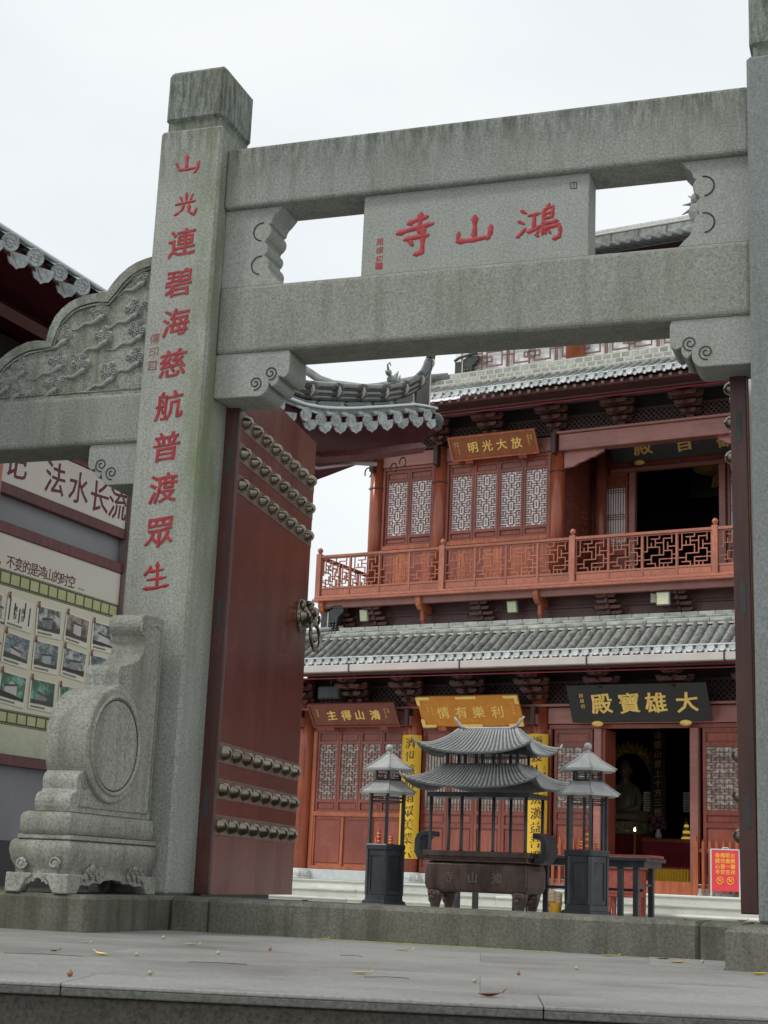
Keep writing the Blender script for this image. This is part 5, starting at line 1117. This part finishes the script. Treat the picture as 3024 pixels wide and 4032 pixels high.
mini_roof(bn, (BX, BY), .90, .54, .53, .20, 1.355, 1.66, .12, 'iron_roof', 27, 'lower_canopy', ext=.05, rr=.0145)
m = MB()
for i in range(5): x = -9.24 + i * .255; m.box(x - .015, x + .015, BY - .19, BY - .16, 1.66, 1.84); m.box(x - .015, x + .015, BY + .16, BY + .19, 1.66, 1.84)
m.box(-9.25, -8.21, BY - .185, BY + .185, 1.66, 1.68); m.box(-9.25, -8.21, BY - .185, BY + .185, 1.80, 1.84)
for i in range(32): x = -9.22 + i * .0325; m.box(x - .004, x + .004, BY - .175, BY - .17, 1.68, 1.80)
m.obj('canopy_gallery', 'iron', bn)
mini_roof(bn, (BX, BY), .76, .44, .42, .035, 1.80, 2.13, .12, 'iron_roof', 22, 'upper_canopy', ext=.045, rr=.0145)
MB().tube([(-9.24, BY, 2.31), (-9.20, BY, 2.26), (-9.13, BY, 2.18), (-9.03, BY, 2.15), (-8.43, BY, 2.15), (-8.33, BY, 2.18), (-8.26, BY, 2.26), (-8.22, BY, 2.31)], [.012, .018, .024, .026, .026, .024, .018, .012], 8).obj('canopy_ridge', 'iron_roof', bn)
for i, (x, lb) in enumerate(((-8.62, 'thin incense stick standing left of the other one in the burner ash'), (-8.44, 'thin red incense stick standing right of the other one in the burner ash'))):
    t = link('incense_stick', MB().tube([(0, 0, .52), (.01, 0, .70)], .004, 5).mesh('incense_stick', 'candle'), None, HO, (0, 0, HR), label=lb, category='incense', group='incense sticks in the burner'); t.location = hw(x, BY, 0)

def lantern(x, y, label):
    t = thing('candle_lantern', label, 'lantern', hw(x, y, 0), HR, group='six sided iron candle lanterns')
    hexr = lambda r: [(r * cos(R(60 * k)), r * sin(R(60 * k))) for k in range(6)]
    MB().prism(hexr(.35), 2, -.38, -.16).obj('stone_base', 'iron', t, bevel=.01)
    MB().lathe([(.33, -.16), (.33, -.135), (.29, -.12), (.285, -.06), (.27, -.05)], 6, smooth=False).obj('base_plate', 'iron', t)
    MB().prism(hexr(.262), 2, -.06, .53).obj('cabinet', 'iron', t)
    for k in range(6):
        a_ = R(60 * k); c_, s_ = cos(a_), sin(a_)
        MB().box(-.024, .024, -.024, .024, -.06, .53).xf(Matrix.Translation((.262 * c_, .262 * s_, 0)) @ Matrix.Rotation(a_, 4, 'Z')).obj('cabinet_stile', 'iron', t, bevel=.004)
        b_ = R(60 * k + 30); q = Matrix.Translation((.232 * cos(b_), .232 * sin(b_), 0)) @ Matrix.Rotation(b_ - pi / 2, 4, 'Z'); m = MB(); m.box(-.11, .11, -.006, .010, -.05, .0).box(-.11, .11, -.006, .010, .46, .53).box(-.11, -.085, -.006, .010, .0, .46).box(.085, .11, -.006, .010, .0, .46); m.xf(q).obj('panel_frame', 'iron', t)
        MB().box(-.018, .018, -.018, .018, .60, 1.30).xf(Matrix.Translation((.255 * c_, .255 * s_, 0)) @ Matrix.Rotation(a_, 4, 'Z')).obj('post', 'iron', t)
        MB().box(-.013, .013, -.013, .013, 1.46, 1.62).xf(Matrix.Translation((.185 * c_, .185 * s_, 0)) @ Matrix.Rotation(a_, 4, 'Z')).obj('upper_post', 'iron', t)
    MB().lathe([(.27, .525), (.30, .54), (.305, .595), (.295, .61), (.001, .608)], 6, smooth=False).obj('shelf', 'iron', t)
    for z, rr_, t_ in ((1.18, .25, .008), (1.23, .25, .008), (1.50, .18, .006), (1.55, .18, .006)): MB().tube([(rr_ * cos(R(60 * k)), rr_ * sin(R(60 * k)), z) for k in range(7)], t_, 5, smooth=False).obj('ring_bar', 'iron', t)
    for nm, re, rt2, ze, zt_ in (('lower_roof', .42, .215, 1.305, 1.455), ('upper_roof', .375, .04, 1.615, 1.83)):
        rr = MB().lathe([(re - .02, ze - .03), (re, ze - .028), (re, ze), (rt2 + (re - rt2) * .45, ze + (zt_ - ze) * .48), (rt2, zt_), (.001, zt_)], 6, smooth=False).obj(nm, 'iron_roof', t)
        m = MB()
        for k in range(6): a_ = R(60 * k); m.tube([((re + .015) * cos(a_), (re + .015) * sin(a_), ze - .002), ((rt2 + (re - rt2) * .45) * cos(a_), (rt2 + (re - rt2) * .45) * sin(a_), ze + (zt_ - ze) * .48 + .004), (rt2 * cos(a_), rt2 * sin(a_), zt_ + .004)], .011, 6)
        m.obj('hip_bar', 'iron_roof', rr)
    MB().lathe([(.185, 1.45), (.20, 1.46), (.20, 1.48), (.19, 1.485)], 6, smooth=False).obj('neck', 'iron', t)
    m = MB(); m.lathe([(.045, 1.825), (.03, 1.85), (.022, 1.865)], 12); m.ball((0, 0, 1.905), .05, 14, 10); m.obj('finial', 'iron_roof', t)
    return t
lantern(-10.24, -8.34, 'black iron candle lantern at the left of the burner, beside the open gate leaf')
lantern(-7.30, -8.44, 'black iron candle lantern at the right of the burner, beside the black table')
def candle(x, y, h, r, label):
    m = MB(); m.lathe([(r * 1.3, 0), (r * 1.3, .012), (r, .02), (r, h * .82), (r * .75, h * .9), (r * .4, h), (.001, h)], 10)
    t = link('candle', m.mesh('candle', 'candle'), None, hw(x, y, .608), (0, 0, HR), None, label, 'candle', 'red and gold candles in the lanterns')
    for z in (.15, .45, .7): MB().lathe([(r * 1.03, h * z), (r * 1.05, h * z + h * .05), (r * 1.03, h * z + h * .1)], 10).obj('gold_band', 'gold', t)
for a_ in ((-10.37, -8.38, .09, .014, 'small gold candle at the left side of the left lantern'), (-10.30, -8.42, .19, .026, 'thick red candle in the left lantern, in front of the tall one'), (-10.25, -8.30, .27, .014, 'thin tall red candle in the left lantern'), (-10.13, -8.40, .13, .028, 'short red and gold candle at the right side of the left lantern'),
           (-7.36, -8.50, .14, .022, 'medium red candle in the right lantern, in front of the tallest one'), (-7.33, -8.36, .27, .022, 'tall red candle in the right lantern, tallest of its shelf'), (-7.44, -8.46, .085, .018, 'small gold candle at the left side of the right lantern'), (-7.14, -8.48, .08, .022, 'short red candle alone at the right side of the right lantern')): candle(*a_)
tb_ = thing('iron_table', 'long black iron table behind the burner and the right lantern', 'table', HO, HR)
MB().box(-9.95, -7.02, -7.0, -6.2, .525, .575).obj('table_top', 'iron', tb_, bevel=.008); MB().box(-9.90, -7.07, -6.95, -6.25, .44, .525).obj('apron', 'iron', tb_)
for x in (-9.85, -8.95, -8.75, -7.42, -7.20):
    for y in ((-6.9, -6.3) if x not in (-7.42,) else (-6.9,)): MB().box(x - .035, x + .035, y - .035, y + .035, -.38, .44).obj('leg', 'iron', tb_)
MB().box(-9.85, -7.2, -6.62, -6.56, .13, .165).obj('stretcher', 'iron', tb_); MB().box(-7.22, -7.18, -6.9, -6.3, .20, .235).obj('stretcher', 'iron', tb_)
ry = thing('offering_tray', 'flat red tray lying on the black table beside the right lantern', 'tray', hw(-7.40, -6.6, .575), HR)
MB().box(-.38, .38, -.22, .22, 0, .018).obj('tray_base', 'red_box', ry, bevel=.004); MB().box(-.40, .40, -.24, -.22, 0, .035).box(-.40, .40, .22, .24, 0, .035).box(-.40, -.38, -.22, .22, 0, .035).box(.38, .40, -.22, .22, 0, .035).obj('tray_rim', 'red_box', ry)
ch = thing('carved_chest', 'red carved offering chest standing behind the black table', 'chest', hw(-9.22, -1.75, -.375), HR)
MB().box(-.30, .30, -.16, .16, .40, .86).obj('chest_body', 'red_box', ch, bevel=.015); MB().box(-.33, .33, -.19, .19, .86, .90).obj('chest_top', 'red_box', ch, bevel=.01); MB().box(-.24, .24, -.172, -.16, .46, .80).obj('carved_panel', 'red_box', ch, bevel=.006)
for sx in (-.26, .26):
    for sy in (-.12, .12): MB().prism([(sx - .04, .40), (sx + .04, .40), (sx + .025, 0), (sx - .025, 0)], 1, sy - .03, sy + .03).obj('leg', 'red_box', ch)
bg = thing('plastic_bag', 'orange plastic bag with a cream top standing beside the right lantern', 'bag', hw(-7.69, -8.50, -.38), HR)
m = MB(); m.lathe([(.06, 0), (.09, .03), (.085, .15), (.075, .26), (.09, .33)], 12); m.obj('bag', 'orange_bag', bg)
m = MB()
for q in range(9): m.ball((.05 * cos(q * 2.1) - .01, .04 * sin(q * 2.1), .34 + .014 * q), .055, 8, 6, (1, 1, .8))
m.obj('crumpled_top', 'pink_bag', bg)
# A-board
sg = thing('notice_stand', 'red folding notice board with yellow characters on the steps at the right', 'sign', hw(-7.91, -.42, .105), HR)
MB().box(-.245, .245, -.03, .0, .09, .78).obj('board', 'sign_red', sg, bevel=.006)
m = MB()
for s in (-1, 1): m.box(s * .25 - .012, s * .25 + .012, -.034, .004, 0, .79); m.tube([(s * .24, 0, .76), (s * .24, .26, 0)], .01, 6)
m.box(-.25, .25, -.034, .004, .78, .80); m.tube([(-.06, -.01, .80), (-.04, -.01, .82), (.04, -.01, .82), (.06, -.01, .80)], .01, 6); m.obj('frame', 'steel_line', sg)
for r_, row in enumerate(('香燭明火', '請勿進殿', '心香一瓣', '平安吉祥')):
    for c_, cc in enumerate(row): char(cc, .082, 'sign_yellow', sg, (-.135 + c_ * .09, -.031, .69 - r_ * .093), (1, 0, 0), (0, 0, 1), bold=.03, ext=.01, shear=0, wob=.0) if False else char(cc, .082, 'sign_yellow', sg, (-.135 + c_ * .09, -.031, .69 - r_ * .093), (1, 0, 0), (0, 0, 1), bold=.03, ext=.01, shear=0)
for s in (-1, 1):
    m = MB(); m.tube([(s * .09 + .058 * cos(t), -.033, .265 + .058 * sin(t)) for t in [k * pi / 12 for k in range(25)]], .008, 5); m.tube([(s * .09 - .04, -.034, .305), (s * .09 + .04, -.034, .225)], .008, 5); m.box(s * .09 - .03, s * .09 + .012, -.035, -.031, .255, .27); m.ball((s * .09 + .02, -.033, .28), .014, 6, 5, (1, .3, 1)); m.obj('prohibition_mark', 'sign_yellow', sg)
# red picket barriers
def barrier(x0, x1, label):
    t = thing('picket_barrier', label, 'barrier', hw(x0, -.18, .105), HR, group='low wooden barriers at the doorway'); w_ = x1 - x0; n_ = max(3, int(w_ / .115))
    for i in range(n_ + 1):
        x = w_ * i / n_; MB().prism([(x - .025, .04), (x + .025, .04), (x + .025, .90), (x, .96), (x - .025, .90)], 1, -.015, .015).obj('picket', 'hall_orange', t, clean=True)
    MB().box(-.03, w_ + .03, .016, .045, .12, .18).box(-.03, w_ + .03, .016, .045, .74, .80).obj('rail', 'hall_wood', t)
    for x in (-.03, w_ + .03): MB().box(x - .03, x + .03, -.02, .05, 0, 1.02).obj('end_post', 'hall_orange', t, bevel=.005)
barrier(-8.50, -7.66, 'low red picket barrier closing the right door leaf, behind the red notice')
barrier(-11.34, -10.56, 'low red picket barrier left of the open doorway, behind the right lantern')

# ================================================================ INSIDE THE HALL
bd = thing('buddha_statue', 'seated pale stone Buddha on a lotus seat seen dimly through the open doorway', 'statue', hw(-11.42, 4.2, .30), HR)
MB().box(-.75, .75, -.45, .6, 0, .95).obj('altar', 'cloth_red', bd, bevel=.02)
m = MB(); m.lathe([(.52, .95), (.60, 1.02), (.50, 1.10), (.58, 1.20), (.50, 1.24)], 20)
for k in range(16): a_ = R(22.5 * k); m.ball((.55 * cos(a_), .55 * sin(a_) * .95, 1.12), .10, 8, 6, (.7, .7, 1))
m.obj('lotus_seat', 'jade', bd)
bod = MB(); bod.ball((0, 0, 1.62), .27, 14, 10, (1, .75, 1.35)); bod.ball((0, .0, 1.36), .36, 14, 10, (1.25, .95, .42)); bod.ball((0, -.03, 2.30), .155, 14, 12, (.9, 1, 1.15)); bod.tube([(0, 0, 1.9), (0, -.01, 2.2)], .085, 10); bod.ball((0, 0, 2.46), .07)
for s in (-1, 1):
    bod.tube([(s * .20, 0, 1.92), (s * .33, -.04, 1.72), (s * .32, -.16, 1.52), (s * .08, -.32, 1.43)], [.10, .09, .075, .055], 10); bod.tube([(s * .15, -.02, 1.34), (s * .46, -.12, 1.34), (s * .30, -.36, 1.33), (-s * .12, -.38, 1.34)], [.15, .13, .10, .07], 10); bod.ball((s * .15, -.02, 2.28), .03, 6, 6, (.5, 1, 2.2)); bod.tube([(s * .20, -.02, 1.92), (s * .06, 0, 2.0)], .09, 8)
bod.ball((0, -.19, 2.29), .025, 6, 6, (.8, 1, 1.5)); bod.tube([(-.04, -.165, 2.22), (.04, -.165, 2.22)], .012, 6)
o = bod.obj('figure', 'jade', bd, clean=True)
rm = o.modifiers.new('r', 'REMESH'); rm.mode = 'VOXEL'; rm.voxel_size = .022; rm.use_smooth_shade = True
m = MB(); m.tube([(.62 * cos(t), .25, 2.05 + .78 * sin(t)) for t in [R(a_) for a_ in range(-60, 241, 12)]], .05, 8); m.tube([(.50 * cos(t), .25, 2.05 + .66 * sin(t)) for t in [R(a_) for a_ in range(-60, 241, 12)]], .03, 8)
for a_ in range(-50, 231, 9): m.ball((.56 * cos(R(a_)), .24, 2.05 + .72 * sin(R(a_))), .055, 6, 5); m.tube([(.64 * cos(R(a_)), .25, 2.05 + .80 * sin(R(a_))), (.74 * cos(R(a_)), .25, 2.05 + .92 * sin(R(a_)))], [.04, .006], 5)
m.obj('halo', 'gold_dim', bd)
hs_ = thing('hanging_tablet', 'tall dark tablet with a column of gold characters inside the doorway', 'couplet board', hw(-10.47, 3.5, 0), HR)
MB().box(-.16, .16, 0, .03, 1.55, 3.42).obj('panel', 'plaque_black', hs_, bevel=.006)
for i, c in enumerate('法靈山會上十方三世'): char(c, .17, 'gold_dim', hs_, (0, -.002, 3.27 - i * .195), (1, 0, 0), (0, 0, 1), bold=.02, ext=.03)
at = thing('altar_table', 'long altar table under a dark red cloth inside the doorway', 'table', hw(-9.75, 2.9, .30), HR)
MB().box(-.75, .75, -.3, .3, .78, .86).obj('table_top', 'hall_wood', at, bevel=.01); MB().box(-.72, .72, -.29, .28, .12, .78).obj('cloth', 'cloth_red', at)
for sx in (-.68, .68): MB().box(sx - .04, sx + .04, -.26, .26, 0, .12).obj('leg', 'hall_wood', at)
kt = thing('kneeling_table', 'low table with pleated yellow cloth just inside the doorway', 'table', hw(-9.5, 1.5, .30), HR)
MB().box(-.42, .42, -.2, .25, .26, .30).obj('table_top', 'cloth_red', kt, bevel=.01)
MB().grid(lambda u, v: (-.41 + .82 * u, -.21 + .018 * sin(u * 90), .02 + .245 * v), 120, 1).obj('pleated_cloth', 'yellow', kt); MB().box(-.40, .40, -.17, .23, 0, .26).obj('skirt', 'cloth_red', kt)
ol = thing('oil_lamp', 'small burning oil lamp standing before the statue', 'lamp', hw(-10.78, 3.0, .30), HR)
MB().lathe([(.09, 0), (.04, .05), (.025, .5), (.03, .92), (.07, .96), (.09, 1.0), (.001, .99)], 12).obj('stand', 'gold_dim', ol); MB().lathe([(.001, .985), (.016, 1.0), (.020, 1.03), (.010, 1.065), (.001, 1.08)], 8).obj('flame', 'flame', ol)
lt = thing('lamp_tower', 'small glowing yellow lamp tower on the altar table inside the doorway', 'lamp', hw(-9.68, 2.9, 1.16), HR)
for k in range(6):
    MB().lathe([(.10 - .013 * k, .06 * k), (.10 - .013 * k, .06 * k + .035), (.075 - .012 * k, .06 * k + .05)], 12).obj('tier', 'lamp_glow' if k % 2 == 0 else 'gold_dim', lt)
MB().ball((0, 0, .39), .022).obj('finial', 'gold_dim', lt)
fw_ = thing('flower_vase', 'vase of magenta flowers standing on the altar table', 'vase', hw(-10.25, 2.9, 1.16), HR)
MB().lathe([(.04, 0), (.07, .05), (.05, .13), (.03, .17), (.04, .19)], 12).obj('vase', 'marble_b', fw_); m = MB()
for q in range(26): m.ball((random.uniform(-.16, .16), random.uniform(-.1, .1), random.uniform(.2, .48)), random.uniform(.02, .045), 6, 5)
m.obj('flowers', 'flower', fw_)
for x, z, lb in ((-10.85, 1.95, 'white paper notice hanging at the left side of the dark tablet'), (-10.0, 1.95, 'white paper notice hanging at the right side of the dark tablet')):
    t = thing('paper_notice', lb, 'notice', hw(x, 4.0, z), HR, group='white paper notices in the hall'); MB().box(-.10, .10, 0, .004, -.20, .20).obj('sheet', 'card', t); m = MB()
    for q in range(7): m.box(-.08, .06 + .01 * (q % 3), -.002, 0, -.16 + .05 * q, -.145 + .05 * q)
    m.obj('writing', 'ink', t)

# floodlights under the balcony, loudspeaker under the eave
def flood(x, y, z, w_, h_, tilt, label, yaw=0):
    t = thing('floodlight', label, 'floodlight', group='floodlights fixed under the balcony'); t.matrix_world = Matrix.Translation(hw(x, y, z)) @ Matrix.Rotation(HR + R(yaw), 4, 'Z') @ Matrix.Rotation(R(tilt), 4, 'X')
    MB().box(-w_ / 2, w_ / 2, 0, .07, -h_ / 2, h_ / 2).obj('case', 'flood_case', t, bevel=.015); MB().box(-w_ / 2 + .02, w_ / 2 - .02, -.006, 0, -h_ / 2 + .02, h_ / 2 - .02).obj('glass', 'flood', t, bevel=.003)
    MB().tube([(-w_ / 2, .03, 0), (-w_ / 2, .05, h_ * .8), (w_ / 2, .05, h_ * .8), (w_ / 2, .03, 0)], .010, 5).obj('yoke', 'iron', t)
flood(-15.45, -.18, 5.36, .20, .26, 12, 'small floodlight nearest the balcony left end with a white box under it'); flood(-12.15, -.18, 5.38, .22, .24, 14, 'greenish floodlight under the middle of the balcony'); flood(-9.06, -.34, 5.36, .26, .25, 4, 'large square floodlight with yellowish glass near the right end of the balcony'); flood(-9.28, -.12, 5.42, .18, .20, 10, 'small floodlight half hidden behind the large yellowish one', 20)
spk = thing('loudspeaker', 'dark boxy loudspeaker hanging under the lower eave above the brown board', 'speaker', hw(-15.97, -.55, 3.76), HR); MB().box(-.25, .25, 0, .25, -.13, .13).obj('cabinet', 'speaker', spk, bevel=.015); MB().box(-.22, .22, -.008, 0, -.10, .10).obj('grille', 'iron', spk); MB().tube([(0, .12, .13), (0, .12, .33)], .02, 6).obj('hanger', 'iron', spk)

# ================================================================ FALLEN LEAVES AND BERRIES ON THE TERRACE
def leaf(x, y, z, s, mat, rz, curl, label):
    curl *= .55
    m = MB(); m.grid(lambda u, v: ((u - .5) * 2 * s, (v - .5) * 2 * s * .42 * max(.04, sin(pi * min(1, u * 1.02)) ** .8), s * curl * ((u - .45) ** 2 * 1.6 + (v - .5) ** 2 * 1.3 * sin(pi * u)) + .002), 8, 4)
    m.tube([(s, 0, s * curl * .5), (s * 1.35, s * .08, s * curl * .8 + .003)], .0018, 4)
    me = m.mesh('fallen_leaf', mat); t = link('fallen_leaf', me, None, (x, y, z), (0, 0, rz), None, label, 'leaf', 'fallen leaves on the terrace'); return t
TZ = -.188
for a_ in ((.587, -1.954, .022, 'leaf_p', .3, .5, 'small pale leaf nearest the corner of the kerb under the drum stone'), (.95, -1.62, .040, 'leaf_p', -.2, .6, 'long pale leaf just right of the kerb corner under the drum stone'), (1.123, -2.778, .040, 'leaf_p', 2.6, .9, 'bright cream leaf curling up on the terrace at the lower left'),
           (.90, -2.75, .022, 'leaf_b', 1, 1.2, 'curled dark brown leaf at the far left of the terrace'), (2.236, -2.917, .036, 'leaf_y', .1, .8, 'yellow leaf alone in the middle of the terrace'), (1.75, -.95, .045, 'leaf_p', .2, .7, 'pale yellow leaf beside the threshold under the left lantern'),
           (2.895, -3.609, .038, 'leaf_b', .5, 1.3, 'brown curled leaf nearest the step edge'), (2.62, -.25, .045, 'leaf_y', .3, .6, 'long yellow leaf at the foot of the threshold, left of the other two'), (2.90, -.28, .036, 'leaf_b', .2, .9, 'orange brown leaf between two yellow leaves at the threshold'),
           (3.02, -.62, .040, 'leaf_y', .1, 1.1, 'yellow leaf on the terrace just left of the grey inset slab'), (3.465, -1.311, .040, 'leaf_y', .2, 1.3, 'bright yellow cupped leaf against the kerb at the right edge'), (1.05, -.20, .032, 'leaf_y', .8, .8, 'small yellow leaf against the threshold at its left part')):
    leaf(a_[0], a_[1], TZ, *a_[2:])
leaf(.82, .10, .004, .028, 'leaf_b', .4, 1.2, 'brown leaf on top of the threshold right of the open gate leaf'); leaf(3.23, .25, .004, .040, 'leaf_b', 1.0, .8, 'brown leaf under the edge of the right gate leaf'); leaf(3.33, .20, .004, .032, 'leaf_p', 2, .6, 'pale leaf beside the brown one under the right gate leaf'); leaf(2.97, .0, .004, .02, 'leaf_b', 2.2, 1.2, 'tiny brown leaf on top of the threshold near the right gate leaf')
leaf(.03, .28, .004, .035, 'leaf_b', .2, .6, 'brown leaf wedged at the foot of the left gate leaf')
for i, (x, y, r_, mt, lb) in enumerate(((1.253, -2.733, .0085, 'berry', 'pale berry right of the cream leaf'), (1.66, -3.945, .0095, 'berry_b', 'brown berry on the step edge at the left'), (1.794, -3.673, .0090, 'berry', 'greenish berry near the step edge, right of the brown one'), (1.384, -2.268, .0085, 'berry', 'pale broken berry on the left half of the terrace'),
        (2.684, -3.019, .0080, 'berry', 'pale berry right of the middle of the terrace'), (2.778, -1.792, .0085, 'berry', 'yellowish berry on the right half of the terrace'), (3.118, -.491, .009, 'berry', 'yellow berry on the grey inset slab'), (2.685, -2.403, .0075, 'berry_b', 'small brown berry right of the middle of the terrace'), (.62, -1.25, .010, 'berry', 'berry beside the kerb at the far left'), (1.381, -1.716, .008, 'berry_b', 'dark seed on the terrace, between the two pale leaves and the threshold'))):
    m = MB(); m.ball((0, 0, r_), r_, 10, 8, (1, 1, .92)); m.tube([(0, 0, r_ * 1.8), (r_ * .4, 0, r_ * 2.5)], r_ * .15, 4); link('berry', m.mesh('berry', mt), None, (x, y, TZ), None, None, lb, 'berry', 'fallen berries on the terrace')
for x, y, l, a_, lb in ((1.0, -3.0, .15, .33, 'thin dark twig left of the cream leaf'), (2.38, -3.05, .08, .6, 'thin twig right of the yellow leaf in the middle'), (1.78, -1.75, .05, .2, 'short dark twig above the middle of the terrace'), (1.65, -2.85, .11, .35, 'thin twig right of the pale berry at the left')):
    link('twig', MB().tube([(-l, 0, .002), (0, .006, .004), (l, 0, .002)], .0011, 4).mesh('twig', 'twig'), None, (x, y, TZ), (0, 0, a_), None, lb, 'twig', 'twigs on the terrace')
M['moss_green'] = simple('yellow_green_line', (.22, .25, .05, 1), (.42, .44, .12, 1), 30, .8)  # thin yellow-green strip along the threshold foot
MB().prism([(.95, -.078), (2.35, -.078), (2.34, -.094), (1.7, -.102), (1.1, -.095)], 2, -.19, -.1865).obj('yellow_green_line', 'moss_green', ter)['kind'] = 'stuff'
# inset slab by the right kerb
MB().prism([(2.80, -.09), (3.28, -.09), (3.28, -1.0), (2.95, -1.0)], 2, -.192, -.185).obj('inset_slab', 'terrace', ter)
